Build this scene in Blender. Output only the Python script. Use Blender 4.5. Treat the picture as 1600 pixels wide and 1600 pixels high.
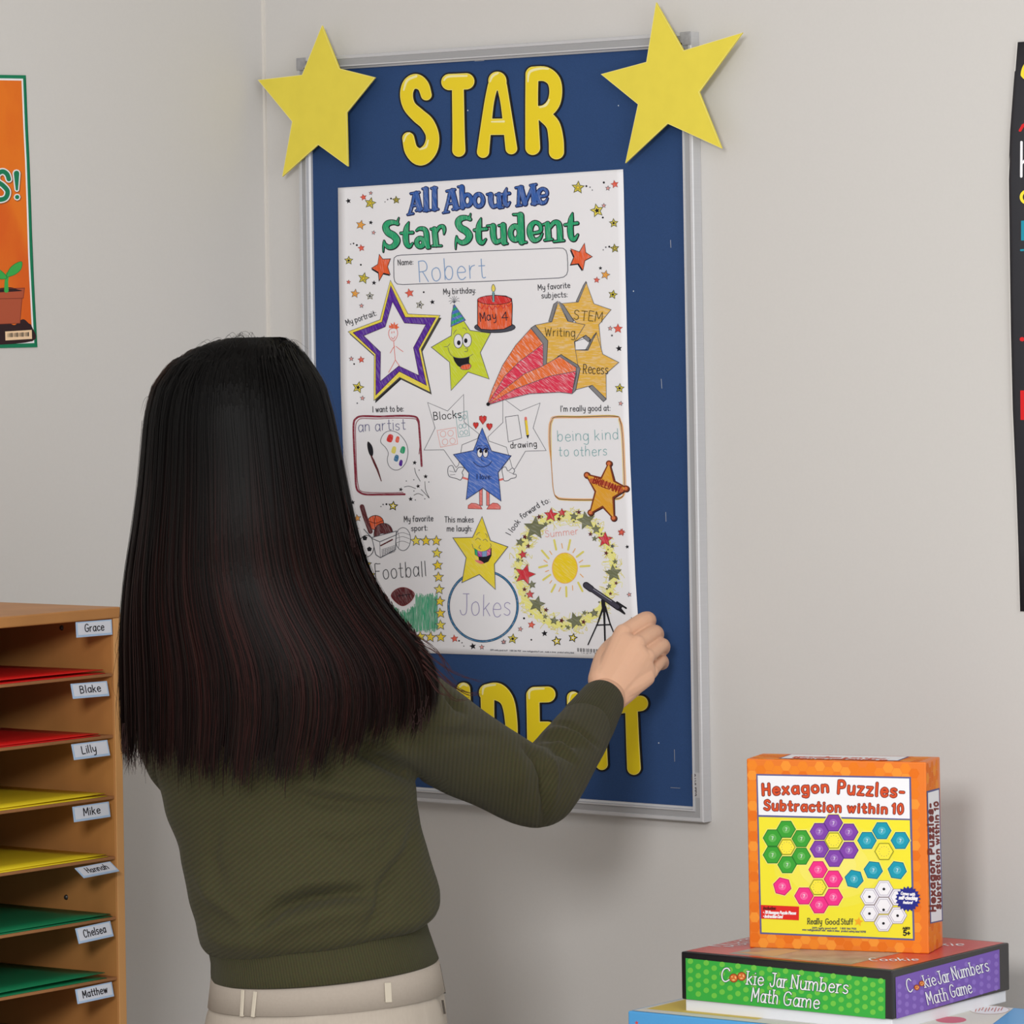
import bpy, bmesh, math, random
import numpy as np
from mathutils import Vector, Matrix, geometry, noise
random.seed(7)
for o in list(bpy.data.objects): bpy.data.objects.remove(o)
SC = bpy.context.scene
COL = SC.collection
# ---------------------------------------------------------------- camera
# world: x along the back wall, y into it, z up from the floor; notice board frame front is the plane y = 0
F = 6823.7; YAW = .6798; ROLL = -.0159; SHY = -292.07
ZB = 1.02                                   # height of the board's lower edge
CAM = Vector((3.6165, -4.0562, ZB + .5783))
VD = Vector((-math.sin(YAW), math.cos(YAW), 0)); VR = Vector((math.cos(YAW), math.sin(YAW), 0)); VU = Vector((0, 0, 1))
_c, _s = math.cos(ROLL), math.sin(ROLL)
CR = VR * _c + VU * _s; CU = VU * _c - VR * _s
cd = bpy.data.cameras.new('camera'); cam = bpy.data.objects.new('camera', cd); COL.objects.link(cam)
cd.sensor_width = 36; cd.lens = 36 * F / 1600; cd.shift_y = SHY / 1600; cd.clip_start = .05; cd.clip_end = 60
mw = Matrix.Identity(4)
for i in range(3):
    mw[i][0] = CR[i]; mw[i][1] = CU[i]; mw[i][2] = -VD[i]; mw[i][3] = CAM[i]
cam.matrix_world = mw
SC.camera = cam
# ---------------------------------------------------------------- light
W = bpy.data.worlds.new('world'); SC.world = W; W.use_nodes = True
W.node_tree.nodes['Background'].inputs[0].default_value = (1, .99, .97, 1)
W.node_tree.nodes['Background'].inputs[1].default_value = .62
def area(name, loc, aim, size, power, col=(1, 1, 1), sy=None):
    l = bpy.data.lights.new(name, 'AREA'); l.size = size; l.energy = power; l.color = col
    if sy: l.shape = 'RECTANGLE'; l.size_y = sy
    o = bpy.data.objects.new(name, l); COL.objects.link(o); o.location = loc
    o.rotation_euler = (Vector(aim) - Vector(loc)).to_track_quat('-Z', 'Y').to_euler()
    return o
area('softbox_light', (2.6, -3.7, 2.15), (.6, 0, 1.3), .55, 66, (1, .985, .965))
area('side_fill_light', (3.5, -1.9, 1.7), (.5, -.4, 1.3), 1.3, 22, (.96, .98, 1), 1.4)  # added fill from the right; no window stands there
area('ceiling_light', (1.9, -2.1, 2.66), (1.75, -1.7, 0), 1.2, 14, (1, .99, .97), .9)
SC.view_settings.view_transform = 'Standard'; SC.view_settings.look = 'None'
SC.view_settings.gamma = 1; SC.view_settings.exposure = -.07; SC.view_settings.use_curve_mapping = False

# ---------------------------------------------------------------- helpers
def ray(px, py): return VD + CR * ((px - 800) / F) + CU * (-(py - 800 - SHY) / F)
def P(px, py, t): return CAM + ray(px, py) * t
def onplane(px, py, p0, n):
    r = ray(px, py); return CAM + r * ((p0 - CAM).dot(n) / r.dot(n))
def proj(v):
    q = v - CAM; w = q.dot(VD); return 800 + F * q.dot(CR) / w, 800 + SHY - F * q.dot(CU) / w
def lin(c):
    c = c / 255.; return c / 12.92 if c <= .04045 else ((c + .055) / 1.055) ** 2.4
def rgb(r, g, b): return (lin(r), lin(g), lin(b), 1)
MATS = {}
def node(nt, t, **k):
    n = nt.nodes.new(t)
    for a, v in k.items(): setattr(n, a, v)
    return n
def mat(name, col, rough=.6, spec=.3, metal=0, build=None, coat=0):
    if name in MATS: return MATS[name]
    m = bpy.data.materials.new(name); m.use_nodes = True; MATS[name] = m
    nt = m.node_tree; b = nt.nodes['Principled BSDF']
    b.inputs['Base Color'].default_value = col; b.inputs['Roughness'].default_value = rough
    b.inputs['Specular IOR Level'].default_value = spec; b.inputs['Metallic'].default_value = metal
    if coat: b.inputs['Coat Weight'].default_value = coat; b.inputs['Coat Roughness'].default_value = .25
    m.diffuse_color = col
    if build: build(nt, b, col)
    return m
def bnoise(scale=60, amount=.08, bump=0., stretch=(1, 1, 1), detail=4, light=None, lo=.35, hi=.65, dist=.001):
    """procedural colour variation + fine relief in object coordinates"""
    def f(nt, b, col):
        tc = node(nt, 'ShaderNodeTexCoord'); mp = node(nt, 'ShaderNodeMapping'); mp.inputs['Scale'].default_value = stretch
        nz = node(nt, 'ShaderNodeTexNoise'); nz.inputs['Scale'].default_value = scale; nz.inputs['Detail'].default_value = detail
        nt.links.new(tc.outputs['Object'], mp.inputs[0]); nt.links.new(mp.outputs[0], nz.inputs['Vector'])
        mr = node(nt, 'ShaderNodeMapRange'); mr.inputs[1].default_value = lo; mr.inputs[2].default_value = hi
        nt.links.new(nz.outputs[0], mr.inputs[0])
        mx = node(nt, 'ShaderNodeMix', data_type='RGBA')
        mx.inputs[6].default_value = col
        c2 = light or tuple(max(0, c * (1 - amount * 2)) for c in col[:3]) + (1,)
        mx.inputs[7].default_value = tuple(col[i] * (1 - amount) + c2[i] * amount for i in range(3)) + (1,) if light else c2
        nt.links.new(mr.outputs[0], mx.inputs[0]); nt.links.new(mx.outputs[2], b.inputs['Base Color'])
        if bump:
            bp = node(nt, 'ShaderNodeBump'); bp.inputs['Strength'].default_value = bump; bp.inputs['Distance'].default_value = dist
            nt.links.new(nz.outputs[0], bp.inputs['Height']); nt.links.new(bp.outputs[0], b.inputs['Normal'])
    return f
def mesh_obj(name, verts, faces, m=None, parent=None, smooth=False, idx=None, mats=None):
    me = bpy.data.meshes.new(name); me.from_pydata([tuple(v) for v in verts], [], faces)
    for q in (mats or ([m] if m else [])): me.materials.append(q)
    if idx is not None: me.polygons.foreach_set('material_index', idx)
    if smooth: me.polygons.foreach_set('use_smooth', [True] * len(me.polygons))
    me.update(); o = bpy.data.objects.new(name, me); COL.objects.link(o)
    if parent: o.parent = parent
    return o
def tag(o, label=None, cat=None, group=None, kind=None):
    if label: o['label'] = label
    if cat: o['category'] = cat
    if group: o['group'] = group
    if kind: o['kind'] = kind
    return o
def empty(name, loc=(0, 0, 0)):
    o = bpy.data.objects.new(name, None); COL.objects.link(o); o.location = loc; o.empty_display_size = .05; return o
class MB:
    """mesh collector in world space; build() makes one object, re-centred on its parent"""
    def __init__(s): s.v = []; s.f = []; s.m = []
    def add(s, vs, fs, mi=0):
        o = len(s.v); s.v += [Vector(v) for v in vs]; s.f += [tuple(i + o for i in f) for f in fs]; s.m += [mi] * len(fs); return s
    def box(s, o, a, b, c, mi=0):
        o, a, b, c = map(Vector, (o, a, b, c))
        v = [o, o + a, o + a + b, o + b, o + c, o + a + c, o + a + b + c, o + b + c]
        f = [(0, 3, 2, 1), (4, 5, 6, 7), (0, 1, 5, 4), (1, 2, 6, 5), (2, 3, 7, 6), (3, 0, 4, 7)]
        if a.cross(b).dot(c) < 0: f = [tuple(reversed(q)) for q in f]
        return s.add(v, f, mi)
    def aabox(s, x0, y0, z0, x1, y1, z1, mi=0): return s.box((x0, y0, z0), (x1 - x0, 0, 0), (0, y1 - y0, 0), (0, 0, z1 - z0), mi)
    def build(s, name, mats, parent=None, smooth=False, bevel=0, seg=2):
        if not isinstance(mats, (list, tuple)): mats = [mats]
        off = parent.matrix_basis.translation if parent and not parent.parent else Vector()
        if parent and parent.parent: off = parent.parent.matrix_basis.translation + parent.matrix_basis.translation
        o = mesh_obj(name, [v - off for v in s.v], s.f, None, parent, smooth, s.m, mats)
        if bevel:
            q = o.modifiers.new('bevel', 'BEVEL'); q.width = bevel; q.segments = seg; q.limit_method = 'ANGLE'
            q.harden_normals = False
        return o
# ---- closed lofts for bodies and cloth
def loft(mb, rings, n=28, caps=True):
    vs = []
    for c, a, b in rings:
        for k in range(n):
            th = 2 * math.pi * k / n; vs.append(Vector(c) + Vector(a) * math.cos(th) + Vector(b) * math.sin(th))
    fs = [(i * n + k, i * n + (k + 1) % n, (i + 1) * n + (k + 1) % n, (i + 1) * n + k) for i in range(len(rings) - 1) for k in range(n)]
    if caps:
        fs.append(tuple(reversed(range(n)))); fs.append(tuple(range((len(rings) - 1) * n, len(rings) * n)))
    mb.add(vs, fs)
def frames(pts):
    out = []
    for i, p in enumerate(pts):
        d = (pts[min(i + 1, len(pts) - 1)] - pts[max(i - 1, 0)]).normalized()
        a = d.cross(Vector((0, 0, 1)) if abs(d.z) < .9 else Vector((1, 0, 0))).normalized(); out.append((d, a, d.cross(a).normalized()))
    return out
def tube(mb, pts, rad, n=20, sub=4, flat=1.):
    """tapered limb with rounded ends through pts"""
    pts = [Vector(p) for p in pts]
    q, r = [], []
    N = len(pts)
    for i in range(N - 1):
        p0, p1, p2, p3 = pts[max(i - 1, 0)], pts[i], pts[i + 1], pts[min(i + 2, N - 1)]
        for j in range(sub):
            u = j / sub
            q.append(.5 * ((2 * p1) + (p2 - p0) * u + (2 * p0 - 5 * p1 + 4 * p2 - p3) * u * u + (-p0 + 3 * p1 - 3 * p2 + p3) * u ** 3))
            r.append(rad[i] * (1 - u) + rad[i + 1] * u)
    q.append(pts[-1]); r.append(rad[-1])
    fr = frames(q); rings = []
    for s in (-1., -.9, -.7, -.4):
        d, a, b = fr[0]; w = math.sqrt(max(0.0004, 1 - s * s)) * r[0]; rings.append((q[0] + d * s * r[0], a * w, b * w * flat))
    for c, (d, a, b), w in zip(q, fr, r): rings.append((c, a * w, b * w * flat))
    for s in (.4, .7, .9, 1.):
        d, a, b = fr[-1]; w = math.sqrt(max(0.0004, 1 - s * s)) * r[-1]; rings.append((q[-1] + d * s * r[-1], a * w, b * w * flat))
    loft(mb, rings, n)
def ball(mb, c, rx, ry=None, rz=None, ax=None, n=20):
    ry = ry or rx; rz = rz or rx; ax = ax or (VR, VD, VU); c = Vector(c); rings = []
    for k in range(11):
        th = math.pi * k / 10; s = max(.02, math.sin(th)); rings.append((c - ax[2] * rz * math.cos(th), ax[0] * rx * s, ax[1] * ry * s))
    loft(mb, rings, n)
def remeshed(mb, voxel, smooth=3, fac=.5):
    """union of the collected closed shapes as one skin (voxel remesh), returned as vertex and face lists"""
    me = bpy.data.meshes.new('tmp'); me.from_pydata([tuple(v) for v in mb.v], [], mb.f)
    o = bpy.data.objects.new('tmp', me); COL.objects.link(o)
    r = o.modifiers.new('r', 'REMESH'); r.mode = 'VOXEL'; r.voxel_size = voxel
    if smooth: s = o.modifiers.new('s', 'SMOOTH'); s.iterations = smooth; s.factor = fac
    dg = bpy.context.evaluated_depsgraph_get(); ev = o.evaluated_get(dg); m2 = bpy.data.meshes.new_from_object(ev)
    vs = np.empty(len(m2.vertices) * 3, 'f'); m2.vertices.foreach_get('co', vs); vs = vs.reshape(-1, 3)
    fs = [tuple(p.vertices) for p in m2.polygons]
    ns = np.empty(len(m2.vertices) * 3, 'f'); m2.vertices.foreach_get('normal', ns); ns = ns.reshape(-1, 3)
    bpy.data.objects.remove(o); bpy.data.meshes.remove(me); bpy.data.meshes.remove(m2)
    return vs, fs, ns

# ---------------------------------------------------------------- flat print: fills and pen strokes as thin inked shapes lying on a sheet
def catmull(pts, sub=5, closed=False):
    n = len(pts)
    if n < 3: return list(pts)
    out = []; rng = range(n if closed else n - 1)
    for i in rng:
        g = (lambda k: pts[k % n]) if closed else (lambda k: pts[min(max(k, 0), n - 1)])
        p0, p1, p2, p3 = g(i - 1), g(i), g(i + 1), g(i + 2)
        for j in range(sub):
            u = j / sub
            out.append(tuple(.5 * (2 * b + (c - a) * u + (2 * a - 5 * b + 4 * c - d) * u * u + (-a + 3 * b - 3 * c + d) * u ** 3) for a, b, c, d in zip(p0, p1, p2, p3)))
    if not closed: out.append(tuple(pts[-1]))
    return out
GL = {}
def _glyphs():
    src = r'''
a 5|~4.6,3.2 3.6,4.8 1.6,4.8 .4,2.6 1.4,.2 3.2,.3 4.6,2.2|4.7,5 4.7,.6 5,0
b 5|.4,8 .4,0|~.4,3 1.8,4.9 4,4.6 4.6,2.4 3.6,.2 1.6,.1 .4,1.8
c 4.4|~4.4,4.2 2.8,5 .8,4.2 .3,2.4 1.2,.4 3,0 4.4,.9
d 5|4.6,8 4.6,0|~4.6,3.2 3.4,4.9 1.2,4.6 .4,2.4 1.4,.2 3.4,.1 4.6,1.8
e 4.8|~.4,2.7 4.5,2.8 4,4.4 2.4,5 .8,4 .4,2.2 1.4,.3 3.2,0 4.6,.8
f 3.4|~3.6,7.4 2.4,8 1.4,7 1.3,5 1.3,0|0,4.8 3,4.8
g 5|~4.6,3.2 3.4,4.9 1.2,4.6 .4,2.4 1.4,.3 3.4,.3 4.6,2|~4.7,5 4.7,-1.4 3.4,-3 .8,-2.4
h 4.8|.4,8 .4,0|~.4,3 1.8,4.9 3.8,4.6 4.4,3 4.4,0
i 1.2|.6,5 .6,0|.6,7.1 .6,7.0
j 2.4|~1.8,5 1.8,-1.6 1,-2.8 -.4,-2.6|1.8,7.1 1.8,7.0
k 4.4|.4,8 .4,0|3.8,4.9 .4,2.2|1.6,3 4.2,0
l 1.4|~.6,8 .6,1 .8,0
m 7.6|.4,5 .4,0|~.4,3 1.6,4.9 3.2,4.7 3.8,3 3.8,0|~3.8,3 5,4.9 6.6,4.7 7.2,3 7.2,0
n 4.8|.4,5 .4,0|~.4,3 1.8,4.9 3.8,4.6 4.4,3 4.4,0
o 5|~2.6,5 .8,4.2 .3,2.4 1.2,.4 2.8,0 4.4,1 4.7,2.8 3.9,4.5 2.6,5
p 5|.4,5 .4,-3|~.4,3 1.8,4.9 4,4.6 4.6,2.4 3.6,.2 1.6,.1 .4,1.8
q 5|4.6,5 4.6,-3|~4.6,3.2 3.4,4.9 1.2,4.6 .4,2.4 1.4,.2 3.4,.1 4.6,1.8
r 3.4|.4,5 .4,0|~.4,2.8 1.4,4.5 3.2,5
s 4|~3.8,4.4 2.4,5 .7,4.5 .6,3.3 2.1,2.6 3.6,1.8 3.6,.7 2,0 .2,.6
t 3.4|~1.5,7.4 1.5,1.2 2.2,.1 3.3,.3|0,4.8 3.2,4.8
u 4.8|~.4,5 .4,1.8 1.2,.2 3,.1 4.4,1.8|4.5,5 4.5,0
v 4.4|.2,5 2.2,0 4.2,5
w 6.6|.2,5 1.8,0 3.3,4.6 4.8,0 6.4,5
x 4.4|.3,5 4.2,0|4.1,5 .2,0
y 4.6|~.3,5 .5,2.4 1.6,1 3.2,1.2 4.3,2.6|~4.4,5 4.2,0 3.2,-2.6 1,-2.8
z 4.2|.3,5 4,5 .2,0 4.2,0
A 6|0,0 3,8 6,0|1,2.8 5,2.8
B 5.2|.4,8 .4,0|~.4,8 3,8 4.4,6.8 3.8,4.8 .4,4.3|~.4,4.3 3.6,4.2 5,2.6 4.2,.6 .4,0
C 5.6|~5.4,6.6 3.8,8 1.4,7.2 .3,4.4 1,1.2 3,0 5.4,1.2
D 5.6|.4,8 .4,0|~.4,8 3.4,7.6 5.4,5.4 5,1.8 2.8,.1 .4,0
E 4.6|4.6,8 .4,8 .4,0 4.6,0|.4,4.2 3.8,4.2
F 4.4|4.6,8 .4,8 .4,0|.4,4.2 3.6,4.2
G 6|~5.6,6.8 3.8,8 1.4,7.2 .3,4.4 1,1.2 3,0 5.4,.8 5.7,3.4|3.4,3.6 6.2,3.6
H 5.4|.4,8 .4,0|5,8 5,0|.4,4.1 5,4.1
I 1.4|.7,8 .7,0
J 4.8|~4.2,8 4.2,1.8 3,.1 1.2,.2 .3,1.8|2,8 5.6,8
K 5|.4,8 .4,0|4.8,8 .4,3.4|1.9,4.9 5,0
L 4.4|.4,8 .4,0 4.4,0
M 7|.3,0 .7,8 3.5,2.4 6.3,8 6.7,0
N 5.6|.4,0 .4,8 5.2,0 5.2,8
P 5|.4,8 .4,0|~.4,8 3.4,8 4.8,6.2 4,4.1 .4,3.7
R 5.2|.4,8 .4,0|~.4,8 3.4,8 4.8,6.2 4,4.3 .4,3.9|2.2,4 5.1,0
S 5|~4.7,6.8 3,8 .9,7.2 .9,5.2 2.6,4.2 4.4,3.2 4.6,1.2 2.8,0 .3,1
T 5.6|0,8 5.6,8|2.8,8 2.8,0
U 5.4|~.4,8 .4,2 1.6,.1 3.8,.1 5,2 5,8
W 8|.2,8 2.2,0 4,6.6 5.8,0 7.8,8
0 5|~2.6,8 .7,6.4 .4,3.6 1.4,.4 2.8,0 4.5,1.6 4.7,4.6 3.8,7.4 2.6,8
1 2.4|.2,6.4 1.8,8 1.8,0
2 4.8|~.4,6.4 2.2,8 4.3,6.6 3.6,4 .3,0|.3,0 4.7,0
3 4.6|~.4,7 2.2,8 4,7 3.8,5.2 2,4.3 4,3.6 4.3,1.4 2.4,0 .3,.8
6 4.8|~4.2,7.6 2.2,6.4 .6,3.6 .8,1 2.4,0 4.2,1 4.3,3.2 2.8,4.4 .8,3.4
4 5|3.6,0 3.6,8 .2,2.6 5,2.6
5 4.8|~.3,.9 2.4,0 4.5,1.4 4.2,4.2 2.2,4.9 .7,4.2|.7,4.2 .9,8 4.4,8
7 4.6|.2,8 4.5,8 1.6,0
8 4.8|~2.4,4.3 .7,5.6 .9,7.4 2.6,8 4.1,7.2 4,5.6 2.4,4.3 .5,2.6 .7,.7 2.5,0 4.4,1 4.3,2.8 2.4,4.3
9 4.8|~4.4,6 2.8,4.2 .8,4.8 .5,6.8 2.2,8 4,7.4 4.4,5.4 3.8,0
: 1|.5,4.2 .5,4.1|.5,.4 .5,.3
. 1|.5,.2 .5,.1
- 3.4|.4,3.2 3,3.2
+ 4|2,5.6 2,1.4|0,3.5 4,3.5
! 1.2|.6,8 .6,2.4|.6,.3 .6,.2
' 1|.5,8 .4,6.4
* 1.6|~.3,3 1.3,3 1.3,4 .3,4 .3,3
'''
    for ln in src.strip().split('\n'):
        p = ln.split('|'); ch, w = p[0].split(' ')
        st = []
        for q in p[1:]:
            sm = q[0] == '~'; pts = [tuple(map(float, t.split(','))) for t in q.lstrip('~').split(' ')]; st.append((sm, pts))
        GL[ch] = (float(w), st)
_glyphs()
class Art:
    def __init__(s, p0, n, base=.00005, lift=None):
        s.p0 = Vector(p0); s.n = Vector(n).normalized(); s.base = base; s.x0 = s.y0 = 0.; s.sc = 1.; s.v = []; s.f = []; s.m = []; s.mats = []; s.k = 0; s.lift = lift
        s.mapf = None
    def frame(s, x0=0., y0=0., sc=1.): s.x0, s.y0, s.sc = x0, y0, sc; return s
    def mi(s, m):
        if m not in s.mats: s.mats.append(m)
        return s.mats.index(m)
    def put(s, p, h):
        q = s.mapf(p) if s.mapf else onplane(p[0], p[1], s.p0, s.n)
        if s.lift: h = h + s.lift(*p)
        return q + s.n * h
    def _emit(s, pts, tris, m, layer, hs=None):
        s.k = (s.k + 7) % 20; h = s.base + layer * .00005 + s.k * .0000024
        o = len(s.v); s.v += [s.put(p, h + (hs[i] if hs else 0)) for i, p in enumerate(pts)]
        i = s.mi(m)
        for t in tris:
            if s.mapf is None:
                a, b, c = (pts[k] for k in t[:3])
                if (b[0] - a[0]) * (c[1] - a[1]) - (b[1] - a[1]) * (c[0] - a[0]) > 0: t = tuple(reversed(t))
            s.f.append(tuple(k + o for k in t)); s.m.append(i)
    def T(s, p): return (s.x0 + p[0] * s.sc, s.y0 + p[1] * s.sc) + tuple(q * s.sc for q in p[2:])
    def poly(s, pts, m, layer=1, smooth=False, holes=(), outline=None, ow=1.):
        pts = [s.T(p)[:2] for p in pts]
        if smooth: pts = catmull(pts, 5, True)
        hs = [[s.T(p)[:2] for p in h] for h in holes]
        allp = pts + [p for h in hs for p in h]
        tr = geometry.tessellate_polygon([[Vector((p[0], p[1], 0)) for p in l] for l in [pts] + hs])
        s._emit(allp, tr, m, layer)
        if outline:
            for l in [pts] + hs: s._stroke(l, ow, outline, layer + 1, True)
    def _stroke(s, pts, w, m, layer, closed=False, cap=True):
        if len(pts) > 6 and math.hypot(pts[0][0] - pts[-1][0], pts[0][1] - pts[-1][1]) < .02: closed = True
        P2 = [p[:2] for p in pts]; Wd = [(p[2] if len(p) > 2 else w) / 2 for p in pts]
        q, ww = [P2[0]], [Wd[0]]
        for p, a in zip(P2[1:], Wd[1:]):
            if (p[0] - q[-1][0]) ** 2 + (p[1] - q[-1][1]) ** 2 > 1e-4: q.append(p); ww.append(a)
        if closed and len(q) > 2 and (q[0][0] - q[-1][0]) ** 2 + (q[0][1] - q[-1][1]) ** 2 < 1e-4: q.pop(); ww.pop()
        n = len(q)
        if n > 2 and not closed:                     # break the pen line at sharp turns
            for i in range(1, n - 1):
                ax, ay, bx, by = q[i][0] - q[i - 1][0], q[i][1] - q[i - 1][1], q[i + 1][0] - q[i][0], q[i + 1][1] - q[i][1]
                if ax * bx + ay * by < -.1 * math.hypot(ax, ay) * math.hypot(bx, by):
                    s._stroke([q[j] + (2 * ww[j],) for j in range(i + 1)], w, m, layer); s._stroke([q[j] + (2 * ww[j],) for j in range(i, n)], w, m, layer); return
        if n == 1:
            s._emit([(q[0][0] + ww[0] * math.cos(a), q[0][1] + ww[0] * math.sin(a)) for a in [k * math.pi / 4 for k in range(8)]], [(0, k, k + 1) for k in range(1, 7)], m, layer); return
        vs, fs = [], []
        for i in range(n):
            a = q[i - 1] if (i or closed) else None; b = q[(i + 1) % n] if (i < n - 1 or closed) else None
            def nrm(u, v):
                dx, dy = v[0] - u[0], v[1] - u[1]; l = math.hypot(dx, dy) or 1; return (-dy / l, dx / l)
            if a is None: nn = nrm(q[i], b); k = 1
            elif b is None: nn = nrm(a, q[i]); k = 1
            else:
                n1, n2 = nrm(a, q[i]), nrm(q[i], b); nx, ny = n1[0] + n2[0], n1[1] + n2[1]; l = math.hypot(nx, ny)
                if l < .35: nn = n1; k = 1
                else: nn = (nx / l, ny / l); k = min(1.8, 2 / l)
            vs += [(q[i][0] + nn[0] * ww[i] * k, q[i][1] + nn[1] * ww[i] * k), (q[i][0] - nn[0] * ww[i] * k, q[i][1] - nn[1] * ww[i] * k)]
        for i in range(n if closed else n - 1):
            j = (i + 1) % n; fs += [(2 * i, 2 * i + 1, 2 * j + 1), (2 * i, 2 * j + 1, 2 * j)]
        if cap and not closed and ww[0] * s.sc >= 0:
            for i in (0, n - 1):
                o = len(vs)
                if ww[i] > .25:
                    j = 1 if i == 0 else n - 2; a0 = math.atan2(q[i][1] - q[j][1], q[i][0] - q[j][0]) - math.pi / 2
                    vs += [(q[i][0] + ww[i] * math.cos(a), q[i][1] + ww[i] * math.sin(a)) for a in [a0 + k * math.pi / 6 for k in range(7)]]; fs += [(o, o + k, o + k + 1) for k in range(1, 6)]
        hs = [(i // 2) / n * 1.4e-5 for i in range(2 * n)]; hs += [0.] * (7 if len(vs) > 2 * n else 0); hs += [1.4e-5] * (len(vs) - len(hs))
        s._emit(vs, fs, m, layer, hs)
    def stroke(s, pts, w, m, layer=2, closed=False, smooth=False, sub=5):
        pts = [s.T(p) for p in pts]
        if smooth: pts = catmull(pts, sub, closed)
        s._stroke(pts, w * s.sc, m, layer, closed)
    def circle(s, c, r, m, layer=2, ry=None, outline=None, ow=1., fill=True, n=20):
        ry = ry or r; pts = [(c[0] + r * math.cos(2 * math.pi * k / n), c[1] + ry * math.sin(2 * math.pi * k / n)) for k in range(n)]
        if fill: s.poly(pts, m, layer)
        if outline or not fill: s.stroke(pts, ow, outline or m, layer + 1, True)
    def star(s, c, R, m, layer=1, rot=0., r=.45, outline=None, ow=1., sx=1., n=5):
        pts = []
        for k in range(2 * n):
            a = rot - math.pi / 2 + math.pi * k / n; q = R if k % 2 == 0 else R * r; pts.append((c[0] + q * math.cos(a) * sx, c[1] + q * math.sin(a)))
        s.poly(pts, m, layer)
        if outline: s.stroke(pts, ow, outline, layer + 1, True)
    def text(s, t, a, b, h, w, m, layer=3, jit=0., serif=0., gap=1.7, bold=None, slant=0., track=None):
        """monoline lettering fitted between baseline points a and b with capital height h"""
        x = 0; items = []
        for ch in t:
            if ch == ' ': x += 3.4; continue
            gw, st = GL[ch]; items.append((x, st)); x += gw + gap
        tot = x - gap; L = math.hypot(b[0] - a[0], b[1] - a[1]); ux, uy = (b[0] - a[0]) / L, (b[1] - a[1]) / L
        kx = L / tot; ky = h / 8.
        def M(gx, gy): 
            gx = gx * kx + slant * gy * ky; return (a[0] + ux * gx + uy * gy * ky, a[1] + uy * gx - ux * gy * ky)
        for x, st in items:
            jx, jy, sc = random.uniform(-jit, jit), random.uniform(-jit, jit), 1 + random.uniform(-jit, jit) * .12
            for sm, pts in st:
                q = catmull(pts, 4) if sm else pts
                if jit and not sm and len(q) > 1: q = catmull(sum([[p, ((p[0] + r_[0]) / 2 + random.uniform(-.12, .12) * jit, (p[1] + r_[1]) / 2)] for p, r_ in zip(q, q[1:])], []) + [q[-1]], 2)
                s.stroke([M(x + jx + p[0] * sc, jy + p[1] * sc) for p in q], w, m, layer)
                if serif:
                    for e, f_ in ((0, 1), (-1, -2)):
                        dx, dy = q[e][0] - q[f_][0], q[e][1] - q[f_][1]
                        if abs(dy) > abs(dx) * 1.2 and abs(q[e][1] - round(q[e][1])) < .05 and len(pts) < 5 and (abs(pts[0][1] - pts[-1][1]) > 2):
                            s.stroke([M(x + q[e][0] - serif, q[e][1]), M(x + q[e][0] + serif, q[e][1])], w * .8, m, layer)
    def build(s, name, parent=None, label=None):
        off = Vector()
        if parent:
            off = parent.matrix_basis.translation.copy()
            if parent.parent: off += parent.parent.matrix_basis.translation
        o = mesh_obj(name, [v - off for v in s.v], s.f, None, parent, False, s.m, s.mats)
        if label: o['label'] = label
        return o
# ---- outlines of fat rounded lettering (union of variable-width strokes) by marching squares
def contours(strokes, off, step=.5):
    seg = []
    for st in strokes:
        st = catmull(st, 6) if len(st) > 2 else st
        for a, b in zip(st, st[1:]): seg.append((a, b))
    xs = [p[0] for sg in seg for p in sg]; ys = [p[1] for sg in seg for p in sg]; mr = max(p[2] for sg in seg for p in sg) / 2 + 4 + max(off, 0)
    x = np.arange(min(xs) - mr, max(xs) + mr, step); y = np.arange(min(ys) - mr, max(ys) + mr, step); X, Y = np.meshgrid(x, y)
    D = np.full(X.shape, 1e9)
    for a, b in seg:
        dx, dy = b[0] - a[0], b[1] - a[1]; l = dx * dx + dy * dy + 1e-9
        u = np.clip(((X - a[0]) * dx + (Y - a[1]) * dy) / l, 0, 1)
        D = np.minimum(D, np.hypot(X - a[0] - u * dx, Y - a[1] - u * dy) - (a[2] * (1 - u) + b[2] * u) / 2)
    D = D - off
    edges = {}
    def ip(i, j, k, l):
        a, b = D[i, j], D[k, l]; u = a / (a - b); return (x[j] + (x[l] - x[j]) * u, y[i] + (y[k] - y[i]) * u)
    ins = D < 0
    cells = np.argwhere((ins[:-1, :-1].astype(int) + ins[1:, :-1] + ins[:-1, 1:] + ins[1:, 1:]) % 4 != 0)
    nxt = {}
    for i, j in cells:
        c = [(i, j), (i, j + 1), (i + 1, j + 1), (i + 1, j)]; e = [c[k] for k in range(4)]; v = [ins[p] for p in c]
        cr = []
        for k in range(4):
            if v[k] != v[(k + 1) % 4]: cr.append((k, v[k]))
        # walk with inside on a fixed side
        outs = [k for k, iv in cr if iv]; inn = [k for k, iv in cr if not iv]
        def key(k):
            p, q = c[k], c[(k + 1) % 4]; return (min(p, q), max(p, q))
        for a in outs:
            b = min(inn, key=lambda z: (z - a) % 4); nxt[key(a)] = key(b)
    loops = []; used = set()
    for st in list(nxt):
        if st in used: continue
        lp = []; k = st
        while k in nxt and k not in used:
            used.add(k); (p, q) = k; lp.append(ip(p[0], p[1], q[0], q[1])); k = nxt[k]
        if len(lp) > 8: loops.append(lp[::2])
    def A(l): return sum(l[i - 1][0] * l[i][1] - l[i][0] * l[i - 1][1] for i in range(len(l))) / 2
    loops.sort(key=lambda l: -abs(A(l)))
    return loops
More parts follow.
